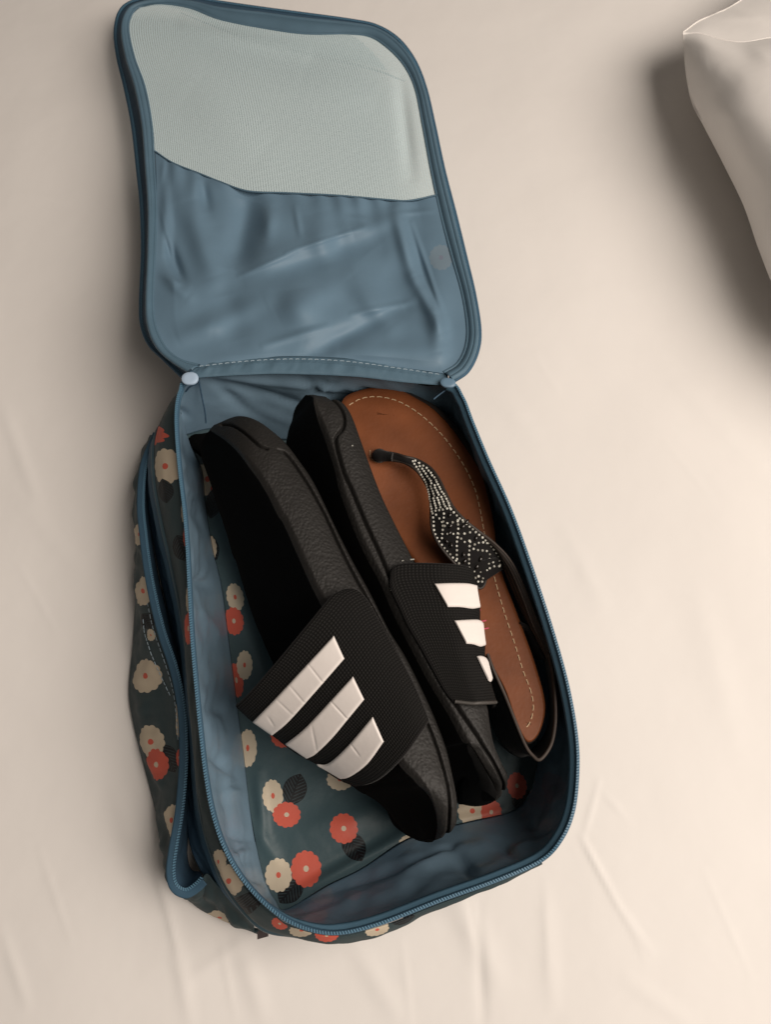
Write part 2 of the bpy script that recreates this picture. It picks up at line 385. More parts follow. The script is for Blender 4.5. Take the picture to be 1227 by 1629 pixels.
outw = Wrim-cenw; outw[:, 2] = 0; outw /= np.linalg.norm(outw, axis=1, keepdims=True)
s_ = tt[..., 0]
arc = np.r_[0, np.cumsum(np.linalg.norm(np.diff(Wrim, axis=0), axis=1))]
wr = np.array([[nz(a*22, s*2.2, 1)*.8+nz(a*55+4, s*3.5, 2)*.45+.25*nz(a*110+s*4, s*6, 5) for a in arc] for s in tt[:, 0, 0]])
LW += 0
seamfix = np.minimum(1, np.minimum(np.arange(NL), NL-np.arange(NL))/25.)[None]
LW += outw[None]*((wr*.0055*seamfix+.003)*np.sin(np.pi*s_)**.8)[..., None]
LW[..., 2] += .0022*wr*np.sin(np.pi*s_)
LW += (outw[None]*.8+np.array([0, 0, .35]))*(folds(toPx(LW), [(325, 600, 470, 640, 7, .004), (330, 598, 580, 622, 6, -.0035), (335, 604, 400, 660, 7, .0035), (345, 612, 520, 655, 5, .002), (480, 600, 520, 630, 6, .004), (530, 597, 505, 625, 5, -.003), (600, 602, 690, 612, 5, .003), (700, 615, 720, 660, 7, .004), (700, 640, 735, 670, 6, -.003),
    (560, 1402, 720, 1348, 6, .0045), (716, 1350, 760, 1404, 8, .005), (470, 1432, 640, 1380, 8, .0035), (650, 1380, 780, 1340, 12, -.004), (620, 1440, 700, 1380, 14, .003), (828, 1250, 850, 1322, 6, .0045), (850, 1332, 902, 1290, 6, .004), (780, 1330, 830, 1370, 9, .004),
    (290, 715, 312, 740, 6, .003), (286, 760, 318, 800, 7, -.003), (300, 815, 330, 840, 6, .003), (305, 925, 345, 935, 8, .004), (310, 965, 350, 1010, 8, -.003), (318, 1120, 370, 1135, 10, .003), (330, 1195, 385, 1235, 9, .0045), (345, 1265, 395, 1262, 8, -.004), (362, 1325, 412, 1335, 7, .004), (372, 1365, 405, 1355, 6, -.004), (395, 1390, 430, 1405, 7, .004), (415, 1430, 440, 1415, 5, .003), (283, 650, 300, 665, 5, .003)]))[..., None]*np.sin(np.pi*s_)[..., None]**.6
# lining of the walls; flower print shows faintly through the cloth
LUV = np.stack([np.broadcast_to(arc[None], LW.shape[:2]), np.broadcast_to(s_*.09, LW.shape[:2])], -1)
Llist = [('r', 880, 1254, 18, 26, 0), ('c', 500, 1455, 22, 9, 0), ('c', 512, 1425, 20, 14, 0), ('r', 560, 1425, 16, 9, -10), ('r', 470, 1450, 18, 9, 0)]
M_WALL = printed('blue_wall_lining', (.165, .255, .335), LW, LUV, Llist, .42, .9, .2, .5)
lin = gridobj('wall_lining', LW, M_WALL, bag, cu=True, uv=LUV)
sol = lin.modifiers.new('s', 'SOLIDIFY'); sol.thickness = .0006
# printed floor
FT = [(297, 692), (345, 676), (450, 655), (540, 640), (620, 648), (690, 665)]
c4 = [i for i in range(NL)]
def sub(a, b):  # part of FLOc between nearest points
    ia = int(np.argmin(np.hypot(FLOc[:, 0]-a[0], FLOc[:, 1]-a[1]))); ib = int(np.argmin(np.hypot(FLOc[:, 0]-b[0], FLOc[:, 1]-b[1])))
    if ib < ia: ib += NL
    return FLOc[np.arange(ia, ib+1) % NL]
A_, B_, C_, D_ = (297, 692), (447, 1441), (848, 1246), (690, 668)
left = sub(A_, B_); bot = sub(B_, C_); rgt = sub(C_, D_)[::-1]; tp = sub(D_, A_)[::-1]
FS = coons(tp, rgt, bot, left, 150, 260)
inn = np.sin(np.pi*np.linspace(0, 1, 150))[None]*np.sin(np.pi*np.linspace(0, 1, 260))[:, None]
FS[..., 2] = FS[..., 2]-.003*inn
FS[..., 2] += folds(FS, [(460, 1430, 660, 1320, 10, .003), (470, 1405, 640, 1310, 14, -.002), (640, 1325, 800, 1290, 8, .002), (400, 1310, 440, 1370, 12, .0025), (560, 1290, 480, 1330, 22, .002), (850, 1240, 845, 1290, 6, .003), (410, 1230, 420, 1330, 9, .003), (520, 1340, 600, 1280, 20, .0022)])
FW = P(FS)
# the left part of the floor rises towards the wall
FW[..., 2] = np.maximum(FW[..., 2], .004)
FUV = FW[..., :2].copy()
Flist = [('l', 332, 868, 26, 20, 60), ('c', 330, 762, 24, 27, 0), ('r', 350, 770, 14, 26, 20), ('l', 340, 800, 26, 18, -80),
         ('c', 388, 852, 15, 24, -10), ('r', 394, 886, 19, 25, -5), ('c', 374, 950, 14, 23, -12), ('r', 372, 988, 16, 23, -8), ('c', 333, 873, 12, 22, 0),
         ('r', 376, 1082, 11, 28, -8), ('c', 389, 1058, 13, 24, 0), ('c', 394, 1190, 15, 31, 0), ('r', 450, 1170, 20, 20, 0), ('c', 541, 1240, 22, 18, 0),
         ('l', 469, 1256, 27, 26, -70), ('c', 434, 1266, 17, 27, -4), ('r', 456, 1296, 23, 21, 0),
         ('l', 563, 1346, 27, 25, 60), ('r', 547, 1318, 23, 25, -8), ('l', 462, 1416, 27, 26, 130), ('c', 443, 1392, 22, 28, 0), ('r', 487, 1382, 25, 30, 0),
         ('l', 770, 1300, 26, 22, 20), ('c', 752, 1290, 24, 25, 0), ('r', 782, 1292, 17, 21, 0), ('l', 832, 1272, 20, 24, 80), ('r', 823, 1250, 16, 22, -6), ('c', 655, 1335, 22, 10, -20),
         ('r', 345, 690, 10, 8, 0)]
M_FLOOR = printed('teal_flower_print', (.052, .088, .10), FW, FUV, Flist, .45, 0, .3)
gridobj('base_panel', FW, M_FLOOR, bag, uv=FUV)
# rim zipper: tape ribbon, binding, teeth
Z = cr(RIM, 900, closed=True)
i0 = int(np.argmin(np.hypot(Z[:, 0]-300, Z[:, 1]-604))); i1 = int(np.argmin(np.hypot(Z[:, 0]-714, Z[:, 1]-608)))
Zo = Z[i0:i1+1] if i0 < i1 else np.vstack([Z[i0:], Z[:i1+1]])
Zw = P(Zo)
tube('rim_binding', Zw+np.array([0, 0, -.0005]), .0014, M_TAPE, bag, k=8)
def ribbon(name, Wl, off_in, off_out, mat, parent, dz=(0, 0)):
    t = np.gradient(Wl, axis=0); t[:, 2] = 0; t /= np.linalg.norm(t, axis=1, keepdims=True)+1e-9
    s = np.stack([-t[:, 1], t[:, 0], 0*t[:, 0]], -1)
    A = Wl+s*off_in+np.array([0, 0, dz[0]]); Bb = Wl+s*off_out+np.array([0, 0, dz[1]])
    q = np.linspace(0, 1, 5)[:, None, None]
    return gridobj(name, (1-q)*A[None]+q*Bb[None], mat, parent, thick=.0005), s
def teeth(name, Wl, parent, pitch=.0016, w=.0008, mat=M_TEETH, side=0.0, lift=.0013, h=.0005):
    d = np.r_[0, np.cumsum(np.linalg.norm(np.diff(Wl, axis=0), axis=1))]; n = int(d[-1]/pitch)
    s = np.linspace(0, d[-1], n); Q = np.stack([np.interp(s, d, Wl[:, k]) for k in range(3)], -1)
    t = np.gradient(Q, axis=0); t /= np.linalg.norm(t, axis=1, keepdims=True)
    up = np.array([0, 0, 1.]); sd = np.cross(t, up); sd /= np.linalg.norm(sd, axis=1, keepdims=True)
    a = Acc()
    for i in range(n):
        c = Q[i]+sd[i]*side+up*lift
        a.box(c, t[i]*pitch*.27, sd[i]*w+t[i]*.0003, up*h)
    return tag(mk(name, a.v, a.f, mat, parent, smooth=False), kind='stuff')
wd = (.0008+.0034*np.clip((Zo[:, 0]-420)/120, 0, 1))[:, None]
rb, sd = ribbon('rim_tape', Zw, -.0005, wd, plain('light_blue_tape', (.085, .175, .25), .55, .3, ((1200, .4, .0003),), .1, 80), bag, (.0006, -.004))
teeth('zipper_teeth', Zw, bag)
# ---- outer side on the left: printed strip, piping, pocket with its own open zipper
def strip(name, A, B, mat, n=260, m=16, bulge=0.0, seed=1, amp=.001, thick=.0006, parent=None):
    A, B = cr(A, n), cr(B, n); WA, WB = P(A), P(B)
    q = np.linspace(0, 1, m)[:, None, None]; W = (1-q)*WA[None]+q*WB[None]
    nrm = normals(W); nrm *= np.sign(nrm[..., 2].mean()) or 1
    ar = np.linspace(0, .9, n)
    wz = np.array([[nz(a*25+seed*7, s*2+seed, 3)+.5*nz(a*60+seed, s*4, 7) for a in ar] for s in q[:, 0, 0]])
    W = W+nrm*((bulge+amp*wz)*np.sin(np.pi*q[..., 0]))[..., None]
    return W
O_RIM = [(300, 607, .088), (284, 630, .088), (279, 680, .086), (284, 750, .086), (294, 840, .086), (300, 940, .085), (305, 1030, .085), (313, 1110, .084), (322, 1195, .083), (334, 1280, .081), (352, 1345, .079), (382, 1400, .077), (424, 1446, .076), (472, 1476, .076), (530, 1489, .076), (602, 1475, .076), (702, 1437, .077), (792, 1404, .078), (863, 1373, .079)]
O_PIP = [(286, 655, .055), (258, 676, .056), (246, 705, .057), (246, 760, .058), (258, 830, .060), (274, 900, .062), (289, 970, .063), (299, 1040, .064), (304, 1110, .064), (312, 1190, .062), (320, 1280, .060), (336, 1350, .055), (364, 1415, .046), (415, 1473, .042), (470, 1486, .045), (530, 1494, .048), (600, 1482, .05), (640, 1468, .054), (668, 1446, .062), (720, 1426, .070), (800, 1392, .074), (858, 1364, .076)]
SW = strip('side', O_RIM, O_PIP, None, bulge=.003, seed=2, m=24)
SUV = guv(SW)
Slist = [('c', 264, 742, 26, 29, 0), ('l', 263, 781, 20, 17, 80), ('l', 290, 872, 22, 22, 70), ('r', 247, 693, 8, 22, 20), ('r', 297, 850, 6, 22, 0), ('c', 294, 810, 6, 24, 0),
         ('c', 301, 950, 5, 26, 0), ('r', 300, 1000, 6, 26, 0), ('c', 366, 1400, 23, 26, 0), ('c', 349, 1370, 12, 20, 0), ('l', 385, 1440, 24, 17, 20), ('c', 480, 1479, 20, 9, 0), ('r', 520, 1487, 20, 8, 0), ('c', 600, 1478, 20, 8, -15), ('l', 640, 1462, 22, 9, -18), ('r', 446, 1468, 14, 8, 20)]
M_SIDE = printed('teal_print_side', (.038, .060, .066), SW, SUV, Slist, .6, 0, .35, .12)
gridobj('side_panel', SW, M_SIDE, bag, uv=SUV, thick=.0006)
PIPw = P(cr(O_PIP, 400))
tube('piping', PIPw, .0021, plain('teal_piping', (.055, .10, .125), .5, .4, ((900, .3, .0003),), .15, 60), bag, k=8)
# far blue tape of the pocket, dark inside, near tape, front panel
O_T1 = [(262, 678, .052), (240, 705, .050), (236, 760, .050), (246, 830, .052), (262, 900, .054), (277, 970, .056), (288, 1040, .056), (294, 1110, .056), (302, 1190, .054), (309, 1280, .052), (324, 1350, .048), (352, 1415, .040), (402, 1470, .036)]
O_D = [(262, 682, .046), (236, 712, .040), (232, 765, .036), (240, 840, .030), (254, 915, .026), (268, 980, .024), (280, 1050, .024), (286, 1120, .024), (292, 1200, .024), (296, 1290, .024), (304, 1350, .026), (330, 1405, .03), (345, 1430, .03)]
W_ = strip('a', O_PIP[:14], O_T1, None, amp=.0005); gridobj('pocket_gusset', W_, M_TAPE, bag, thick=.0005)
W_ = strip('a', O_T1, O_D, None, amp=.002, bulge=-.001, seed=5); gridobj('pocket_lining', W_, M_DARK, bag, thick=.0005)
O_Z = [(252, 690, .046), (232, 740, .044), (227, 800, .046), (231, 850, .049), (239, 910, .052), (249, 960, .054), (262, 1010, .055), (279, 1060, .056), (290, 1110, .056), (295, 1160, .055), (295, 1220, .053), (289, 1290, .050), (279, 1350, .048), (275, 1385, .046), (280, 1408, .044), (296, 1417, .043), (312, 1408, .044), (322, 1398, .046)]
O_ZI = [(256, 700, .030), (240, 745, .028), (236, 800, .026), (241, 850, .026), (250, 910, .024), (262, 960, .022), (275, 1010, .020), (290, 1060, .018), (300, 1110, .018), (305, 1160, .018), (306, 1220, .018), (303, 1290, .018), (298, 1340, .018), (298, 1365, .018), (302, 1380, .018), (308, 1386, .02), (314, 1386, .022), (320, 1388, .026)]
W_ = strip('a', O_Z, O_ZI, None, amp=.0008, seed=9); gridobj('pocket_back', W_, M_DARK, bag, thick=.0005)
Zp = P(cr(O_Z, 500))
rb, _ = ribbon('pocket_tape', Zp, -.0002, -.0042, M_TAPE, bag, (0.0006, .0000))
tube('pocket_binding', Zp, .0011, M_TAPE, bag, k=6)
teeth('pocket_teeth', Zp, bag, side=-.0008, w=.0009, lift=.0012, h=.0004)
O_F = [(243, 692, .040), (225, 740, .040), (221, 800, .042), (226, 855, .046), (234, 915, .049), (243, 965, .051), (256, 1015, .052), (272, 1063, .053), (283, 1112, .053), (288, 1162, .052), (288, 1222, .050), (282, 1290, .047), (273, 1350, .045), (270, 1388, .043), (280, 1415, .041), (298, 1421, .040), (316, 1408, .042), (328, 1390, .044), (340, 1402, .042), (366, 1432, .038), (402, 1468, .036)]
O_B = [(246, 700, .012), (229, 745, .010), (221, 810, .006), (218, 880, .004), (215, 960, .003), (211, 1030, .002), (206, 1080, .002), (206, 1115, .002), (214, 1160, .002), (228, 1215, .002), (240, 1260, .002), (252, 1310, .002), (262, 1350, .002), (270, 1385, .002), (286, 1410, .002), (310, 1440, .003), (350, 1462, .003), (420, 1489, .004)]
PW = strip('a', O_F, O_B, None, n=300, m=40, bulge=.003, amp=.0035, seed=11)
PUV = guv(PW)
Plist = [('c', 232, 1075, 24, 28, 10), ('l', 234, 988, 14, 18, 60), ('c', 228, 940, 14, 24, 0), ('l', 268, 1206, 26, 22, 60), ('c', 240, 1180, 22, 28, -10), ('r', 250, 1216, 18, 26, -10), ('c', 274, 1305, 12, 26, 0), ('c', 240, 1010, 8, 10, 0), ('c', 350, 1459, 22, 9, 15), ('c', 221, 850, 8, 18, 0), ('r', 285, 1205, 4, 14, 0), ('c', 284, 1140, 4, 34, 0)]
M_POC = printed('teal_print_pocket', (.038, .060, .066), PW, PUV, Plist, .6, 0, .35, .12)
gridobj('pocket_panel', PW, M_POC, bag, uv=PUV, thick=.0006)
# corner piece of the outer cloth above the piping end
W_ = strip('a', O_PIP[:3], [(290, 660, .01), (262, 684, .008), (250, 700, .008)], None, n=30, amp=.001); gridobj('corner_panel', W_, M_SIDE, bag, thick=.0005)
# outer walls down to the bed (right, far and near sides)
def lower_skirt():
    t = np.linspace(0, 1, 12)[:, None, None]; low = Wflo.copy(); low[:, 2] = .003
    o = outw.copy(); low = low+o*.006
    up = Wrim.copy(); up = up+o*.0012; up[:, 2] -= .004
    msk = (RIMc[:, 0] > 380)
    W = (1-t)*up[None]+t*low[None]
    idx = np.where(msk)[0]; idx = np.roll(idx, 0)
    W = W[:, idx]; W = W+outw[idx][None]*(.008*np.sin(np.pi*t[..., 0]))[..., None]
    return W
SK = lower_skirt(); sk = gridobj('outer_wall', SK, M_SIDE, bag, uv=guv(SK)+np.array([2.0, 2.0]), thick=.0004)
# small side tag sticking out at the near left corner, grab loop at the near side
ac = Acc(); c = P(np.array([418, 1482, .02])); ac.box(c, np.array([.0035, .001, .001]), np.array([-.0005, .0032, -.002]), np.array([0, 0, .0005])); mk('cloth_tag', ac.v, ac.f, plain('grey_pink_tag', (.16, .13, .13), .6, .2), bag, False)
# seam stitches on the far wall lining
def stitches(name, Wl, parent, mat, dash=.0035, gap=.0016, r=.00035):
    d = np.r_[0, np.cumsum(np.linalg.norm(np.diff(Wl, axis=0), axis=1))]; a = Acc(); s = 0
    while s+dash < d[-1]:
        q = np.linspace(s, s+dash*random.uniform(.85, 1.05), 4); Q = np.stack([np.interp(q, d, Wl[:, k]) for k in range(3)], -1)
        Q[0, 2] -= r*.8; Q[-1, 2] -= r*.8; Q[1:3, 2] += r*.5
        v, f = tube_geo(Q, r, k=5); a.add(v, f); s += dash+gap
    return tag(mk(name, a.v, a.f, mat, parent), kind='stuff')
# vertical seam lines near the hinge corners
SL = Surf(LW)
for nm, pts in (('seam', [(316, 603), (321, 630), (326, 655), (328, 674)]), ('seam', [(296, 624), (303, 616), (314, 612)]), ('seam', [(714, 618), (700, 628), (690, 636)])):
    z0 = .094
    L = P(cr([(a, b, .0895-.05*max(0, (b-604))/90. if a < 500 else .085) for a, b in pts], 30))+np.array([0, 0, .0008]); tube(nm, L, .0006, M_DARK, bag, k=5)
# =================================================================== lid
def zl(y): return np.interp(y, [-20, 150, 350, 600], [.042, .050, .066, .094])
LO = [(291, 600), (262, 572), (238, 548), (226, 518), (224, 480), (227, 400), (225, 330), (219, 270), (211, 200), (199, 140), (187, 90), (183, 50), (190, 20), (208, 4), (245, -4), (300, -4), (350, 4), (420, 14), (480, 22), (560, 33), (600, 42), (634, 63), (660, 97), (677, 140), (690, 195), (706, 270), (724, 340), (741, 410), (755, 470), (763, 525), (759, 560), (744, 590), (722, 606)]
LI = [(318, 583), (285, 573), (262, 553), (247, 520), (243, 480), (246, 400), (248, 330), (245, 270), (241, 200), (230, 140), (213, 92), (204, 50), (208, 27), (222, 12), (255, 7), (302, 14), (350, 32), (420, 46), (486, 55), (553, 55), (590, 60), (620, 80), (645, 108), (662, 145), (674, 205), (687, 275), (702, 345), (720, 412), (736, 470), (744, 522), (741, 555), (728, 580), (706, 594)]
b2 = cr(np.hstack([np.array([(a, b, zl(b)) for a, b in LO]), np.array([(a, b, zl(b)) for a, b in LI])]), 420)
lo, li = b2[:, :3], b2[:, 3:]
leftness = np.clip((420-lo[:, 0])/200, 0, 1)
# three lines: zipper edge (lowest), ridge, inner edge
outer = lo.copy(); outer[:, 2] -= .012+.006*leftness
mid = lo*.45+li*.55; mid[:, :2] = lo[:, :2]+(li[:, :2]-lo[:, :2])*(.28+.30*leftness)[:, None]; mid[:, 2] = lo[:, 2]+.002
inn_ = li.copy(); inn_[:, 2] = li[:, 2]-.001
Wo, Wm, Wi = P(outer), P(mid), P(inn_)
q = np.linspace(0, 1, 10)[:, None, None]
lid = gridobj('lid', (1-q)*Wm[None]+q*Wi[None]+np.array([0, 0, .0022])*np.sin(np.pi*q), M_BIND, bag, thick=.0006)
inb = np.roll(Wm, 0, 0).copy(); inb[:, 2] -= .004
W_ = (1-q)*inb[None]+q*Wo[None]
cl = W_.mean((0, 1)); dv = W_-cl; dv[..., 2] = 0; dv /= np.linalg.norm(dv, axis=-1, keepdims=True)
W_ = W_-dv*(.004*np.sin(np.pi*q))
gridobj('lid_gusset', W_, M_DARK, lid, thick=.0005)
tube('lid_piping', Wm, .0019, M_BIND, lid, k=8)
tube('lid_zipper_edge', Wo, .0017, M_TAPE, lid, k=8)
teeth('lid_zipper_teeth', Wo, lid, side=.0011, w=.0008, lift=.0012, h=.0004)
tube('lid_inner_piping', Wi+np.array([0, 0, .0008]), .0012, M_BIND, lid, k=8)
# fabric half
seam = [(246, 241), (275, 260), (320, 278), (350, 290), (395, 305), (460, 308), (540, 312), (620, 319), (652, 320), (696, 311)]
lf = [(246, 241), (248, 300), (247, 380), (243, 470), (246, 520), (262, 554), (288, 574), (318, 583)]
rt = [(696, 311), (710, 375), (726, 435), (740, 490), (744, 525), (741, 555), (728, 580), (706, 594)]
bt = [(318, 583), (400, 575), (470, 571), (560, 575), (640, 585), (706, 594)]
z3 = lambda L: [(a, b, float(zl(b))) for a, b in L]
LS = coons(z3(seam), z3(rt), z3(bt), z3(lf), 220, 150)
uu = np.linspace(0, 1, 220)[None]; vv = np.linspace(0, 1, 150)[:, None]
edge_f = np.clip(np.minimum(np.minimum(uu, 1-uu)*14, np.minimum(vv+.0, 1-vv)*10), 0, 1)
edge_s = np.clip(np.minimum(np.minimum(uu, 1-uu)*14, (1-vv)*10), 0, 1)
hh = folds(LS, [(400, 320, 375, 430, 24, -.010), (430, 330, 425, 380, 12, .003), (375, 435, 560, 365, 17, .0042), (390, 445, 600, 385, 20, -.003), (560, 370, 640, 345, 14, .003),
                (630, 335, 660, 440, 12, .006), (660, 440, 705, 530, 11, .006), (645, 350, 690, 500, 14, -.004), (590, 400, 650, 480, 30, -.004), (300, 320, 340, 440, 22, .006),
                (262, 300, 262, 400, 9, .005), (262, 380, 290, 450, 9, -.006), (250, 430, 300, 470, 12, .004), (280, 540, 420, 480, 18, .005), (340, 520, 480, 560, 22, .003), (470, 460, 480, 520, 30, .004),
                (500, 560, 640, 490, 16, -.005), (540, 560, 700, 560, 18, .004), (690, 500, 700, 560, 14, .004), (440, 500, 560, 440, 24, .003), (560, 440, 620, 520, 20, .004), (360, 470, 380, 540, 22, -.003), (500, 340, 520, 420, 20, .004), (320, 285, 330, 340, 10, -.004), (262, 250, 256, 290, 4, .0015), (254, 330, 280, 430, 4, .0018), (262, 350, 268, 420, 5, -.002), (256, 440, 300, 455, 4, .001), (380, 440, 470, 400, 4, .0012), (455, 402, 580, 362, 3.5, .0012), (655, 355, 712, 520, 4, .0018), (700, 520, 690, 480, 5, .001), (470, 330, 478, 375, 5, .0012), (556, 345, 585, 350, 5, .001), (640, 340, 700, 335, 4, .001), (420, 550, 520, 520, 6, .0014), (560, 500, 660, 480, 5, .0012)])
pleat = .0011*np.sin(uu*70+3*np.sin(uu*9))*np.exp(-vv*9)
LS2 = LS.copy()
WLbase = P(LS)
rnd = grid_noise(WLbase, 20, 3)*.005+grid_noise(WLbase, 45, 9)*.0012
LS2[..., 2] += (hh*1.25+rnd+.004*np.sin(np.pi*vv)*np.sin(np.pi*uu))*edge_s+pleat*edge_s
WL = P(LS2)
LLUV = guv(WL)
M_LID = printed('blue_lid_lining', (.128, .210, .285), WL, LLUV, [('c', 702, 410, 19, 21, 0)], .52, .9, .08)
gridobj('lid_lining', WL, M_LID, lid, uv=LLUV, thick=.0004)
# cloth of the cover under the lining
U = LS.copy(); U[..., 2] -= .016; gridobj('cover_panel', P(U), M_SIDE, lid, uv=guv(P(U))+np.array([3., 3.]))
# mesh window
tl = [(246, 241), (241, 200), (230, 140), (213, 92), (204, 50), (208, 27), (222, 12)]
tt_ = [(222, 12), (255, 7), (302, 14), (350, 32), (420, 46), (486, 55), (553, 55), (590, 60), (620, 80)]
tr = [(620, 80), (645, 108), (662, 145), (674, 205), (687, 275), (696, 311)]
MS = coons(z3(tt_), z3(tr), z3(seam), z3(tl[::-1]), 140, 110)
uu = np.linspace(0, 1, 140)[None]; vv = np.linspace(0, 1, 110)[:, None]; ef = np.clip(np.minimum(np.minimum(uu, 1-uu), np.minimum(vv, 1-vv))*12, 0, 1)
MS[..., 2] += (folds(MS, [(300, 40, 480, 85, 14, .003), (640, 130, 655, 280, 12, -.004), (300, 150, 420, 240, 40, .003), (480, 120, 600, 160, 30, .002)]))*ef*ef*(3-2*ef)
MW = P(MS); MUV = guv(MW)
def mesh_mat():
    m, nt, b = nodes_of('pale_net'); B = NB(nt); uv = B.n('ShaderNodeUVMap').outputs[0]; sp = B.n('ShaderNodeSeparateXYZ'); B.l(uv, sp.inputs[0])
    k = 2*math.pi/.0027
    x = B.m('MULTIPLY', sp.outputs[0], k*.62); y = B.m('MULTIPLY', sp.outputs[1], k)
    a = B.m('SINE', B.m('ADD', x, y)); c = B.m('SINE', B.m('SUBTRACT', x, y))
    hole = None
    mr = B.n('ShaderNodeMapRange'); B.l(B.m('MULTIPLY', a, c), mr.inputs[0]); mr.inputs[1].default_value = .1; mr.inputs[2].default_value = .5; mr.inputs[3].default_value = 1; mr.inputs[4].default_value = .35
    B.l(B.mix(B.m('MULTIPLY', mr.outputs[0], mr.outputs[0]), (.26, .40, .44), (.58, .70, .73)), b.inputs['Base Color']); b.inputs['Roughness'].default_value = .7; b.inputs['Transmission Weight'].default_value = 0
    B.l(mr.outputs[0], b.inputs['Alpha'])
    return m
M_NET = mesh_mat(); gridobj('mesh_window', MW, M_NET, lid, uv=MUV)
hq = np.linspace(0, 1, 14)[:, None, None]
ha = cr([(255, 7, .040), (302, 14, .0405), (350, 32, .041), (420, 46, .042), (486, 55, .042), (553, 55, .042), (590, 80, .044), (616, 111, .047)], 90)
hb = cr([(262, 9, .040), (300, 20, .041), (330, 35, .043), (380, 54, .045), (440, 72, .046), (500, 84, .0465), (560, 97, .047), (615, 112, .047)], 90)
HWn = P((1-hq)*ha[None]+hq*hb[None]); gridobj('window_hem', HWn, M_NET, lid, uv=guv(HWn)+np.array([.3, .1]))
sm = P(cr([(a, b-1, float(zl(b))+.0012) for a, b in seam], 120)); tube('window_seam', sm, .0007, M_BIND, lid, k=6)
back = np.array([0, 0, -.0038])+P(cr([(285, 14, .0425), (330, 32, .0455), (380, 52, .0475), (440, 70, .0485), (500, 82, .0490), (560, 96, .0495), (605, 108, .0490), (645, 124, .048)], 80))
tube('window_back_seam', back, .0002+.0011*np.sin(np.linspace(0, np.pi, 80))**.5, plain('pale_seam', (.07, .13, .16), .6, .4), lid, k=6)
stitches('lid_stitching', P(cr([(318, 584, .0955), (380, 577, .0955), (440, 573, .0955), (500, 573, .0955), (560, 577, .0955), (640, 588, .0955), (700, 597, .0955)], 120))+np.array([0, 0, .0012]), lid, M_BSTITCH, .0028, .0016, .0003)
# hinge strip between the lid and the far wall
HA = [(296, 606, .0915), (318, 601, .0925), (380, 597, .0925), (450, 595, .0925), (560, 599, .0925), (640, 608, .0925), (714, 614, .0925)]
HB = [(314, 578, .091), (345, 574, .091), (400, 570, .091), (470, 567, .091), (560, 571, .091), (640, 580, .091), (712, 590, .091)]
W_ = strip('a', HA, HB, None, n=120, m=8, bulge=.001, amp=.001, seed=4); gridobj('hinge_strip', W_, M_BIND, lid, thick=.0006)
def disc(name, px, py, z, rx, ry, rot, mat):
    c = P(np.array([px, py, z])); k = (CAMH-z)/F/.93; n = 28; V = []; f = []
    for lv, (s, dz) in enumerate(((1, -.001), (1, .0004), (.94, .0007), (.5, .0008))):
        for i in range(n):
            a = 2*math.pi*i/n; ex = rx*s*abs(math.cos(a))**.8*math.copysign(1, math.cos(a)); ey = ry*s*math.sin(a)
            x = ex*math.cos(rot)-ey*math.sin(rot); y = ex*math.sin(rot)+ey*math.cos(rot)
            V.append(c+np.array([x*k, -y*k*1.1, dz]))
    for l in range(3):
        for i in range(n): f.append((l*n+i, l*n+(i+1) % n, (l+1)*n+(i+1) % n, (l+1)*n+i))
    f.append(tuple(3*n+i for i in range(n)))
    return mk(name, V, f, mat, lid)
disc('end_tab', 302, 602, .0965, 14, 10.5, 0, M_TAB)['label'] = 'pale white end tab'
disc('end_tab', 713, 609, .0965, 13, 8, .1, M_TAB2)['label'] = 'blue end tab'
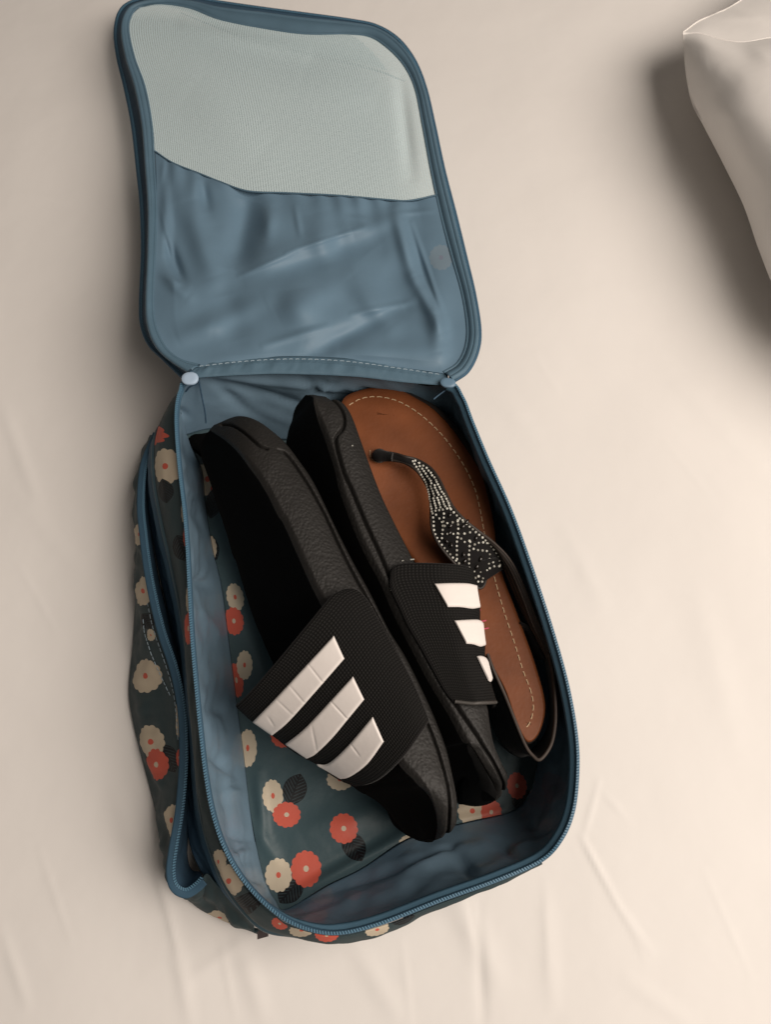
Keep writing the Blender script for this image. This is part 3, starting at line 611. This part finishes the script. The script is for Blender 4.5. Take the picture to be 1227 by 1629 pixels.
# =================================================================== slides
def dist_poly(px, poly):
    poly = cr(poly, 160); d = np.full(px.shape[:-1], 1e9)
    for a, b in zip(poly[:-1], poly[1:]):
        ab = b-a; t = np.clip(((px-a)@ab)/(ab@ab+1e-9), 0, 1); q = a+t[..., None]*ab
        d = np.minimum(d, np.linalg.norm(px-q, axis=-1))
    return d
def slide(label, ledge, redge, zL, zR, grooves, mats_lr, depth_len):
    """a sole standing on its side: sidewall on top between ledge and redge, footbed and outsole going down"""
    root = empty('slide_sandal', tuple(P(np.array([*np.mean(np.array(ledge), 0), 0.0]))), label, 'slide sandal', 'black three striped slides in the bag')
    n, m = 560, 84
    Lp = cr([(a, b, z) for (a, b), z in zip(ledge, zL)], n); Rp = cr([(a, b, z) for (a, b), z in zip(redge, zR)], n)
    s = np.linspace(0, 1, m)[:, None, None]
    S = (1-s)*Lp[None]+s*Rp[None]
    W = P(S); N = normals(W); N *= np.sign(N[..., 2].mean())
    px = S[..., :2]
    g = np.zeros(W.shape[:2])
    for gr in grooves: g = np.maximum(g, np.exp(-(dist_poly(px, gr)/2.0)**2))
    t = np.linspace(0, 1, n)[None]; s2 = s[..., 0]
    ro = .0035*(1-np.clip((.5-np.abs(s2-.5))/.10, 0, 1))**2          # rounded edges
    W = W+N*((.003*np.sin(np.pi*s2)-ro)*np.clip(np.sin(np.pi*t)*4, 0, 1)-.0034*g)[..., None]
    side = gridobj('sidewall', W, M_RUB, root)
    # slab going down, leaning to the left
    d = np.array([-.047, -.004, -.084]); prof = np.clip(np.sin(np.pi*np.clip(t[0], .0, 1.0)), 0, 1)**.38
    prof = .06+.94*prof
    def face(E, mat, nm, dish):
        k = np.linspace(0, 1, 26)[:, None, None]
        lim = (E[:, 2]-.012)/.084
        dd = np.minimum(prof*depth_len, lim)
        D = E[None]+k*d[None, None]*dd[None, :, None]
        nn = np.array([-.87, 0, .48])*(dish)
        D = D+nn*(np.sin(np.pi*k)**.5*prof[None, :, None])
        gridobj(nm, D, mat, root)
        return D
    A = face(W[0], mats_lr[0], 'footbed' if mats_lr[0] is M_FOOT else 'outsole', -.004 if mats_lr[0] is M_FOOT else .0)
    Bf = face(W[-1], mats_lr[1], 'footbed' if mats_lr[1] is M_FOOT else 'outsole', .004 if mats_lr[1] is M_FOOT else 0)
    k = np.linspace(0, 1, 6)[:, None, None]
    gridobj('lower_sidewall', (1-k)*A[-1][None]+k*Bf[-1][None], M_RUB, root)
    for e, nm in ((0, 'end'), (-1, 'end')):
        pass
    return root, Surf(W)
sl1_L = [(333, 684), (361, 702), (387, 728), (412, 758), (428, 783), (444, 816), (454, 831), (477, 882), (497, 927), (516, 965), (545, 1025), (580, 1100), (610, 1170), (637, 1211), (661, 1235), (678, 1258), (690, 1286), (695, 1315), (692, 1337)]
sl1_R = [(340, 676), (369, 662), (385, 659), (401, 662), (418, 670), (436, 683), (456, 701), (477, 728), (503, 767), (538, 839), (564, 890), (591, 939), (622, 1000), (647, 1040), (673, 1091), (696, 1142), (714, 1190), (723, 1230), (730, 1274), (728, 1307), (720, 1323), (706, 1332), (692, 1337)]
def zprof(n, top, e0, e1, k0=.12, k1=.12):
    t = np.linspace(0, 1, n); return [top-(top-e0)*max(0, 1-a/k0)**1.6-(top-e1)*max(0, (a-1+k1)/k1)**1.6 for a in t]
s1, s1S = slide('black slide with three long white stripes, on its side near the left bag wall', sl1_L, sl1_R,
                zprof(19, .116, .085, .078, .15, .2), zprof(23, .104, .085, .078, .2, .2),
                [[(352, 676), (371, 679), (391, 693), (411, 712), (424, 718)], [(442, 720), (456, 726), (483, 763), (515, 818), (540, 872), (564, 919), (597, 978), (640, 1062), (679, 1152), (694, 1191), (706, 1234), (711, 1260), (714, 1292), (713, 1321), (707, 1330)]],
                (M_FOOT, M_SOLE), 1.0)
sl2_L = [(487, 629), (499, 631), (503, 644), (511, 671), (524, 708), (536, 746), (544, 780), (564, 835), (585, 882), (607, 923), (632, 980), (663, 1040), (687, 1085), (716, 1132), (741, 1178), (753, 1195), (774, 1229), (786, 1250), (789, 1274)]
sl2_R = [(487, 628), (505, 629), (522, 631), (544, 637), (556, 649), (566, 669), (580, 708), (607, 780), (630, 829), (650, 868), (664, 896), (690, 950), (720, 1010), (752, 1070), (777, 1118), (782, 1147), (788, 1183), (800, 1213), (809, 1235), (808, 1250), (802, 1262), (790, 1274)]
s2, s2S = slide('black slide with three short white stripes, between the other slide and the brown sandal', sl2_L, sl2_R,
                zprof(19, .108, .095, .075, .1, .25), zprof(22, .098, .092, .072, .1, .25),
                [[(523, 632), (534, 642), (543, 655), (547, 670), (544, 685), (535, 695), (534, 708), (546, 752), (558, 780), (581, 835), (601, 878), (616, 912), (640, 965), (675, 1035), (710, 1099), (732, 1134), (750, 1162), (767, 1188), (784, 1213), (798, 1239), (801, 1250), (800, 1262)]],
                (M_SOLE, M_FOOT), 1.0)
# the near end caps: rounded black mass of footbed / outsole
def cap(name, outline, zt, zb, mat, root, shift):
    o = cr([(q[0], q[1], q[2] if len(q) > 2 else zt) for q in outline], 60, closed=True); W0 = P(o); c = W0.mean(0)
    rows = []
    for k in range(7):
        a = k/6; q = c+(W0-c)*(1-.12*a**2); q = q+np.array(shift)*a; q[:, 2] = W0[:, 2]+(zb-W0[:, 2])*a; rows.append(q)
    V = np.vstack([[c]]+[np.array(rows).reshape(-1, 3)])
    f = [(0, 1+(i+1) % 60, 1+i) for i in range(60)]+gfaces(7, 60, True, 1)
    return mk(name, V, f, mat, root)
M_WHITE = plain('white_rubber', (.80, .745, .71), .5, .4, ((90, .12, .002), (1500, .1, .0002)), .04, 60)
def strap(root, topE, rightE, botE, leftE, zfun, roll, nu=150, nv=150, rollside='left'):
    S = coons([(a, b, 0) for a, b in topE], [(a, b, 0) for a, b in rightE], [(a, b, 0) for a, b in botE], [(a, b, 0) for a, b in leftE], nu, nv)
    u = np.linspace(0, 1, nu)[None]; v = np.linspace(0, 1, nv)[:, None]
    S[..., 2] = zfun(u, v); W = P(S)
    vis = W.copy()
    ext = []
    e = W[:, 0] if rollside == 'left' else W[:, -1]
    for k in range(1, 12):
        a = k/11; ext.append(e+np.array(roll)*a+np.array([roll[0]*.0, 0, 0]))
    ext = np.stack(ext, 1)
    full = np.concatenate([ext[:, ::-1], W], 1) if rollside == 'left' else np.concatenate([W, ext], 1)
    o = gridobj('strap', full, M_WEAVE, root, thick=.0026)
    sf = Surf(vis)
    # raised rim of the strap
    loop = [vis[0, j] for j in range(nu)]+[vis[i, -1] for i in range(nv)]+[vis[-1, j] for j in range(nu-1, -1, -1)] if rollside == 'left' else [vis[0, j] for j in range(nu-1, -1, -1)]+[vis[i, 0] for i in range(nv)]+[vis[-1, j] for j in range(nu)]
    d = np.array(loop)[::3]
    tube('strap_edge', d+np.array([0, 0, .0002]), .0011, M_SUEDE, root, k=8)
    return o, sf
def stripe(sf, top, bottom, root, creases=(), offs=.0027, nn=150, mm=26):
    """raised white stripe between two pixel lines"""
    a, b = cr(top, nn), cr(bottom, nn); g = np.zeros((mm, nn, 3))
    for i in range(mm):
        s = i/(mm-1)
        for j in range(nn):
            x, y = (1-s)*a[j]+s*b[j]
            e = min(min(s, 1-s)*mm*.30, min(j, nn-1-j)*.22, 1.0)
            cz = float(folds(np.array([[x, y]]), creases)[0]) if creases else 0.
            g[i, j] = sf.at(x, y, offs+.0011*math.sqrt(max(0, 1-(1-e)**2))-.0006-cz)
    return gridobj('stripe', g, M_WHITE, root)
def zf1(u, v):
    # u 0 = left silhouette, 1 = right at the sidewall
    return .086+.040*np.sin(np.clip(u*1.25, 0, 1)*np.pi/2)**.8-.004*np.clip((u-.8)/.2, 0, 1)**2-.008*v*(1-u)
top1 = [(378, 1123), (400, 1102), (440, 1057), (490, 997), (525, 955), (537, 945), (552, 939)]
right1 = [(552, 939), (567, 941), (582, 956), (602, 990), (622, 1026), (641, 1060), (656, 1089), (668, 1116), (680, 1146)]
bot1 = [(566, 1248), (590, 1243), (612, 1230), (641, 1201), (661, 1174), (680, 1146)]
left1 = [(378, 1123), (404, 1146), (436, 1168), (470, 1194), (505, 1213), (527, 1229), (546, 1240), (566, 1248)]
st1, sf1 = strap(s1, top1, right1, bot1, left1, zf1, (-.002, .006, -.07))
stripe(sf1, [(405, 1145), (440, 1110), (490, 1057), (532, 1012)], [(436, 1166), (462, 1145), (505, 1098), (549, 1048)], s1, [(492, 1054, 521, 1090, 1.5, .0004), (464, 1088, 491, 1119, 1.5, .00035), (444, 1110, 470, 1134, 1.6, .0003), (430, 1135, 440, 1150, 1.5, .0003)])
stripe(sf1, [(457, 1180), (480, 1163), (500, 1144), (530, 1112), (563, 1076)], [(491, 1202), (505, 1195), (530, 1172), (555, 1143), (581, 1112)], s1, [(529, 1113, 558, 1144, 1.5, .0005), (500, 1150, 508, 1192, 1.6, .0003)])
stripe(sf1, [(506, 1211), (526, 1210), (557, 1183), (595, 1139)], [(546, 1234), (562, 1230), (588, 1211), (613, 1178)], s1, [(562, 1180, 576, 1198, 1.5, .0004)])
def zf2(u, v):
    return .094+.0155*np.sin(np.clip((1-u)*2.0, 0, 1)*np.pi/2)**.8
top2_ = [(624, 912), (630, 902), (641, 899), (667, 898), (702, 899), (730, 901), (747, 905), (752, 912)]
right2 = [(752, 912), (754, 930), (759, 945), (761, 966), (761, 986), (766, 1000), (769, 1020), (769, 1043), (775, 1060), (778, 1085), (784, 1106), (787, 1116)]
bot2 = [(723, 1114), (740, 1116), (752, 1118), (770, 1118), (787, 1116)]
left2 = [(624, 912), (624, 935), (638, 966), (652, 996), (672, 1030), (694, 1070), (710, 1098), (723, 1114)]
st2, sf2 = strap(s2, top2_, right2, bot2, left2, zf2, (.004, .0, -.036), rollside='right')
stripe(sf2, [(691, 930), (715, 929.5), (740, 930), (754, 933)], [(711, 967), (730, 967), (748, 969), (759, 967)], s2)
stripe(sf2, [(721, 989), (740, 988), (757, 988), (763, 993)], [(739, 1025), (750, 1026), (760, 1029), (767, 1027)], s2)
stripe(sf2, [(755, 1046), (761, 1045), (767, 1048), (770, 1053)], [(772, 1083), (774, 1085), (776, 1086), (777, 1082)], s2)
tube('strap_lip', sf2.line([(724, 1113), (740, 1115), (752, 1116), (770, 1116), (785, 1115)], 40, .0016)+np.array([0, -.0012, 0]), .0011, plain('grey_rubber_lip', (.06, .055, .05), .5, .4), s2, k=7)  # lip in a paler grey than the strap
# toe/heel masses
cap('toe_footbed', [(640, 1211, .107), (663, 1234, .105), (680, 1257, .102), (691, 1286, .096), (696, 1315, .088), (691, 1338, .075), (672, 1339, .065), (655, 1333, .055), (640, 1324, .05), (626, 1312, .045), (621, 1302, .045), (614, 1285, .05), (606, 1262, .055), (606, 1240, .065), (618, 1218, .085)], .055, .014, M_FOOT, s1, (0, 0, 0))
cap('toe_outsole', [(743, 1178, .105), (758, 1201, .102), (775, 1230, .097), (787, 1251, .090), (790, 1270, .078), (778, 1279, .066), (758, 1283, .058), (738, 1280, .052), (730, 1275, .05), (722, 1230, .055), (712, 1180, .065), (706, 1140, .085), (722, 1142, .1)], .060, .016, M_SOLE, s2, (0, 0, 0))
cap('heel_footbed_and_shade', [(297, 700), (330, 684), (360, 700), (387, 728), (412, 758), (430, 790), (450, 830), (440, 900), (415, 915), (400, 860), (368, 800), (345, 745), (320, 722)], .035, .014, M_FOOT, s1, (0, 0, 0))  # heel end of the footbed; the black shape also takes in the shadow beside it
# =================================================================== thong sandal
ts = empty('thong_sandal', tuple(P(np.array([700, 900, 0.0]))), 'brown leather thong sandal with black straps and rhinestones, against the right wall of the bag', 'sandal')
ZI = .064
ins = [(547, 634), (573, 621), (605, 616), (635, 620), (661, 633), (687, 649), (716, 678), (742, 714), (765, 752), (778, 796), (786, 835), (790, 870), (800, 915), (815, 955), (830, 995), (849, 1048), (863, 1095), (868, 1125), (864, 1150), (855, 1171), (841, 1181), (830, 1168), (817, 1136), (802, 1095), (780, 1057), (752, 1020), (715, 970), (672, 910), (630, 850), (590, 780), (560, 710), (545, 660)]
o = cr([(a, b, ZI) for a, b in ins], 260, closed=True)
def zins(p):  # gentle foot shape: heel higher
    return ZI+.006*np.clip((p[..., 1]-900)/250, 0, 1)-.004*np.exp(-((p[..., 0]-650)**2+(p[..., 1]-800)**2)/90**2)
c = np.array([0, 0, ZI])
half = 130
Lside = o[:]
# rings from the outline to a medial line
med = lambda p: np.stack([np.interp(p[:, 1], [616, 700, 900, 1000, 1100, 1181], [600, 650, 730, 790, 825, 845]), np.clip(p[:, 1], 660, 1150)], -1)
rings = []
for k in np.linspace(0, 1, 26):
    q = o.copy(); q[:, :2] = o[:, :2]*(1-k)+med(o)*k; q[:, 2] = zins(q)-.0012*(1-min(1, k*9))**2; rings.append(q)
IW = P(np.array(rings))
M_TAN = plain('brown_leather', (.175, .054, .018), .5, .3, ((14, .3, .003), (60, .2, .001), (420, .3, .0004)), .42, 34)
gridobj('insole', IW, M_TAN, ts, cu=True)
# worn dark areas come from the leather's mottled tone; outsole slab
n_ = len(o); ow = IW[0]; cc = ow.mean(0); rows = []
dirn = ow-np.roll(ow, 6, 0); tn = (np.roll(ow, -2, 0)-np.roll(ow, 2, 0)); tn /= np.linalg.norm(tn, axis=1, keepdims=True); on = np.cross(tn, [0, 0, 1.]); on *= np.sign(((ow-cc)*on).sum(1).mean())
wgt = np.clip((toPx(ow)[:, 0]-600)/100, 0, 1)*np.clip((830-toPx(ow)[:, 1])/120, 0, 1)
for e, dz in ((-.0004, .0001), (.0004, -.0008), (.0010, -.003), (.0012, -.008), (.0008, -.013), (-.01, -.0135)):
    q = ow+on*(e+wgt*.0042*min(1, max(0, (-dz+.0006)/.003)))[:, None] if e > -.005 else ow+on*e; q = q.copy(); q[:, 2] += dz; rows.append(q)
gridobj('outsole', np.array(rows), M_SBAND, ts, cu=True)
IS_W = P(np.array(rings[:24]))
def insz(pts, lift): return P(np.array([(a, b, float(zins(np.array([a, b, 0.])))+lift) for a, b in pts]))
stl = [(556, 644), (575, 634), (600, 631), (630, 637), (660, 653), (690, 678), (715, 706), (738, 740), (755, 775), (764, 810), (770, 843), (778, 880), (790, 930), (803, 975), (818, 1020), (832, 1065), (845, 1100), (849, 1125), (844, 1148), (833, 1163)]
stitches('stitching', insz(cr(stl, 300), .0002), ts, M_STITCH, .0036, .0018, .00038)
stitches('post_stitching', insz(cr([(589, 716), (590, 728), (598, 735), (608, 735), (612, 729)], 40), .0002), ts, M_STITCH, .0026, .0004, .00028)
# pink print marks beside the stripes
ac = Acc()
for a, b in (((765, 989), (774, 987)), ((768, 1001), (778, 999)), ((758, 972), (765, 970))):
    A, Bq = insz([a, b], .0002); dd = (Bq-A)/2; ac.box((A+Bq)/2, dd, np.cross(dd/np.linalg.norm(dd), [0, 0, 1.])*.0004, np.array([0, 0, .00008]))
mk('insole_print', ac.v, ac.f, plain('pink_print', (.55, .06, .12), .5), ts, False)
# jewelled upper: left and right edges
JL = [(606, 731, .066), (628, 733, .069), (645, 737, .072), (662, 748, .075), (674, 763, .074), (683, 782, .077), (686, 807, .079), (687, 837, .080), (694, 858, .080), (708, 879, .079), (727, 900, .076), (748, 922, .072), (757, 934, .070)]
JR = [(606, 719, .066), (628, 722, .070), (645, 727, .074), (664, 732, .073), (684, 744, .078), (697, 760, .082), (708, 782, .085), (721, 807, .087), (740, 828, .087), (761, 845, .084), (783, 862, .079), (799, 885, .073), (803, 903, .068)]
nJ = 160
jl, jr = cr(JL, nJ), cr(JR, nJ); s = np.linspace(0, 1, 40)[:, None, None]
JS = (1-s)*jl[None]+s*jr[None]; JS[..., 2] += .003*np.sin(np.pi*s[..., 0])*np.linspace(.2, 1, nJ)[None]
# scalloped front: pull the last columns into a point
JWd = P(JS)
gridobj('jewelled_strap', JWd, M_SUEDE, ts, thick=.0016)
for E in (jl, jr): tube('strap_piping', P(E)+np.array([0, 0, .0004]), .0011, M_SBAND, ts, k=6)
JSf = Surf(JWd)
front = cr([(757, 934, .070), (765, 936, .069), (771, 930, .069), (775, 917, .069), (783, 909, .069), (795, 906, .069), (803, 903, .068)], 40)
inner = cr([(742, 900, .076), (755, 896, .078), (765, 893, .079), (778, 890, .079), (788, 888, .077), (795, 888, .075), (803, 888, .071)], 40)
q = np.linspace(0, 1, 8)[:, None, None]; W_ = P((1-q)*front[None]+q*inner[None]); gridobj('strap_point', W_, M_SUEDE, ts, thick=.0016)
tube('strap_piping', P(front)+np.array([0, 0, .0003]), .0009, M_SBAND, ts, k=6)
# toe post
tube('toe_post', np.vstack([P(np.array([604, 725, .060])), P(np.array([604, 725, .0675])), P(np.array([609, 725, .0695])), P(np.array([625, 727, .071]))]), [.0052, .0050, .0040, .0032], M_SUEDE, ts, k=12)
# rhinestones
gem = Acc()
def gemat(x, y, r=.00088):
    p = JSf.at(x, y, .0010); k = 6; V = []
    rot = random.random()
    for (rr, dz) in ((r, 0), (r*.98, r*.35), (r*.55, r*.85)):
        for i in range(k):
            a = 2*math.pi*(i+rot)/k; V.append(p+np.array([rr*math.cos(a), rr*math.sin(a), dz]))
    f = []
    for l in range(2):
        for i in range(k): f.append((l*k+i, l*k+(i+1) % k, (l+1)*k+(i+1) % k, (l+1)*k+i))
    f.append(tuple(2*k+i for i in range(k))); gem.add(V, f)
def C(x, y): return (560+x/4.72, 680+y/4.72)
def gline(pts, sp=6.6, r=.00088):
    p = cr([C(*a) for a in pts], 200); L = np.linalg.norm(np.diff(p, axis=0), axis=1).sum(); n = max(2, int(round(L/sp))+1)
    for x, y in cr(p, n): gemat(x+random.uniform(-.3, .3), y+random.uniform(-.3, .3), r*random.uniform(.85, 1.1))
# dense upper part: diagonal rows
for i in range(21):
    t = i/20; y = 262+t*372
    xl = np.interp(y, [262, 320, 400, 480, 560, 640], [455, 500, 560, 585, 597, 610]); xr = np.interp(y, [262, 320, 400, 480, 560, 640], [475, 570, 628, 665, 712, 742])
    n = max(1, int(round((xr-xl)/29))+1)
    for k in range(n):
        f = k/max(1, n-1); gemat(*C(xl+(xr-xl)*f+random.uniform(-2, 2), y-24*f+random.uniform(-2, 2)+20*(1-t)*f))
gline([(615, 650), (620, 710), (622, 775), (650, 840), (705, 912), (775, 990), (825, 1040)])
gline([(745, 620), (800, 680), (860, 730), (925, 785), (985, 835), (1040, 890), (1090, 960), (1105, 1030)], 6.6)
gline([(695, 650), (690, 715), (685, 775), (680, 830)]); gline([(640, 660), (668, 695), (700, 740)])
gline([(795, 700), (797, 770), (790, 850), (787, 925), (790, 985)]); gline([(885, 860), (878, 930), (878, 1000), (880, 1050)])
gline([(720, 720), (760, 715), (830, 700)], 8); gline([(720, 800), (765, 800), (830, 800), (880, 790), (925, 790)], 8); gline([(820, 835), (845, 860), (880, 850)], 8)
gline([(920, 880), (965, 862), (1010, 870)], 8); gline([(910, 910), (960, 925), (1000, 925), (1030, 955), (1025, 1020), (1030, 1055)], 7)
gline([(1055, 1010), (1060, 1040), (1100, 1040)], 7); gline([(905, 1100), (940, 1140), (960, 1165), (990, 1140), (950, 1115)], 7); gline([(920, 1080), (980, 1085), (1010, 1070)], 8, .0006)
def gem_mat():
    m, nt, b = nodes_of('rhinestone'); g_ = nt.nodes.new('ShaderNodeNewGeometry'); c_ = nt.nodes.new('ShaderNodeValToRGB'); c_.color_ramp.elements[0].color = (.38, .37, .32, 1); c_.color_ramp.elements[1].color = (.92, .91, .82, 1); c_.color_ramp.elements[1].position = .75; nt.links.new(g_.outputs['Random Per Island'], c_.inputs[0]); nt.links.new(c_.outputs[0], b.inputs['Base Color']); b.inputs['Metallic'].default_value = .25; b.inputs['Roughness'].default_value = .12
    b.inputs['Coat Weight'].default_value = .6
    return m
tag(mk('crystal_trim', gem.v, gem.f, gem_mat(), ts, False), kind='stuff')
# dark oval beads between the crystals
bead = Acc()
for x, y in ((740, 660), (745, 740), (715, 850), (750, 880), (835, 745), (840, 950), (930, 830), (965, 985), (940, 1040), (880, 700), (850, 1000), (740, 790)):
    p = JSf.at(*C(x, y), .0012); V = []; k = 8
    a0 = random.uniform(.9, 1.9)
    for rr, dz in ((1, 0), (.85, .0006), (.4, .0011)):
        for i in range(k):
            a = 2*math.pi*i/k; ex, ey = .0022*rr*math.cos(a), .0011*rr*math.sin(a); V.append(p+np.array([ex*math.cos(a0)-ey*math.sin(a0), ex*math.sin(a0)+ey*math.cos(a0), dz]))
    f = [(l*k+i, l*k+(i+1) % k, (l+1)*k+(i+1) % k, (l+1)*k+i) for l in range(2) for i in range(k)]+[tuple(2*k+i for i in range(k))]
    bead.add(V, f)
tag(mk('bead_trim', bead.v, bead.f, plain('black_glass', (.012, .009, .007), .1, .8), ts), kind='stuff')
M_EDGE = plain('pale_strap_edge', (.06, .047, .040), .6, .3, ((600, .3, .0004),), .25)  # edges in a paler tone than the straps
# side straps sweeping to the ankle
def band(name, A, B, mat, thick=.0014, bul=.0008, n=120):
    a, b = cr(A, n), cr(B, n); q = np.linspace(0, 1, 10)[:, None, None]; S = (1-q)*a[None]+q*b[None]; S[..., 2] += bul*np.sin(np.pi*q[..., 0])
    return gridobj(name, P(S), mat, ts, thick=thick)
end = (864, 1028)
E1 = [(762, 846, .083), (788, 866, .082), (812, 892, .080), (832, 930, .078), (852, 980, .076), (870, 1022, .075), (882, 1052, .074)]
E2 = [(778, 862, .080), (797, 882, .079), (815, 910, .077), (832, 950, .075), (848, 992, .073), (862, 1022, .073), (872, 1048, .072)]
E3 = [(788, 874, .076), (803, 896, .074), (817, 925, .072), (831, 960, .070), (846, 998, .069), (858, 1020, .070), (866, 1036, .070)]
E4 = [(798, 892, .070), (806, 912, .068), (818, 942, .066), (832, 975, .064), (845, 1003, .064), (856, 1020, .066), (862, 1030, .068)]
band('side_strap', E1, E2, M_SBAND); band('side_strap', [(a-1, b, z-.002) for a, b, z in E2], E3, M_SBAND); band('side_strap', [(a-1, b, z-.002) for a, b, z in E3], E4, M_SBAND)
for E in (E1, E2, E3): tube('strap_piping', P(cr(E, 90))+np.array([0, 0, .0007]), .0009, M_EDGE, ts, k=6)
# small dark anchor block below the straps
band('strap_anchor', [(829, 990, .068), (842, 1000, .068), (860, 1030, .068), (868, 1048, .066)], [(836, 1012, .045), (846, 1035, .045), (852, 1046, .045), (864, 1048, .045)], M_SUEDE)
# heel sling: vertical band looping round the heel
HT = [(874, 1040, .076), (881, 1075, .077), (884, 1110, .078), (884, 1150, .078), (877, 1185, .078), (860, 1208, .078), (848, 1202, .077), (836, 1185, .076), (818, 1142, .074), (802, 1102, .072), (784, 1062, .074), (776, 1040, .074)]
HB_ = [(866, 1036, .060), (872, 1070, .056), (877, 1110, .053), (876, 1145, .050), (866, 1172, .047), (850, 1190, .044), (832, 1203, .034), (812, 1196, .028), (797, 1180, .026), (786, 1150, .026), (780, 1110, .028), (776, 1070, .034)]
HO = [(x+3 if x > 850 else x, y, z) for x, y, z in HT]
band('heel_strap', HT, HB_, M_SUEDE, .0016)
tube('heel_strap_edge', P(cr(HT, 160)), .0011, M_EDGE, ts, k=6)
# loose lint on the rubber, stitched lines on the pocket
def lint(name, sf, pts, parent, off=.0008):
    a = Acc()
    for x, y, w, h_, an in pts:
        p = sf.at(x, y, off); k = .00042; ca, sa = math.cos(R(an)), math.sin(R(an))
        a.box(p, np.array([ca, sa, 0])*w*k*.5, np.array([-sa, ca, 0])*h_*k*.5, np.array([0, 0, .00015]))
    return tag(mk(name, a.v, a.f, plain('pale_lint', (.42, .42, .38), .9, .1), parent, False), kind='stuff')
lint('lint', s1S, [(588, 960, 4, 1.5, -50), (592, 966, 3, 1.5, 70), (641, 1064, 4, 1.5, -60), (648, 1074, 3, 1, -60)], s1)
lint('lint', s2S, [(560, 710, 2, 2, 0), (640, 893, 3, 1.2, 20), (655, 891, 6, 1.8, 5), (622, 938, 1.5, 5, 10)], s2)
lint('glue_residue', s1S, [(527, 957, 16, 5, 40), (521, 963, 9, 4, 60), (533, 950, 10, 2, 40)], s1)
PSf = Surf(PW)
stitches('pocket_stitching', PSf.line([(229, 985), (232, 1010), (244, 1045), (262, 1085), (274, 1110)], 60, .0008), bag, M_BSTITCH, .003, .0012, .00028)
stitches('pocket_stitching', PSf.line([(236, 960), (245, 1000), (257, 1035), (272, 1080), (280, 1120), (285, 1180)], 80, .0008), bag, M_BSTITCH, .003, .0012, .00028)
settle()
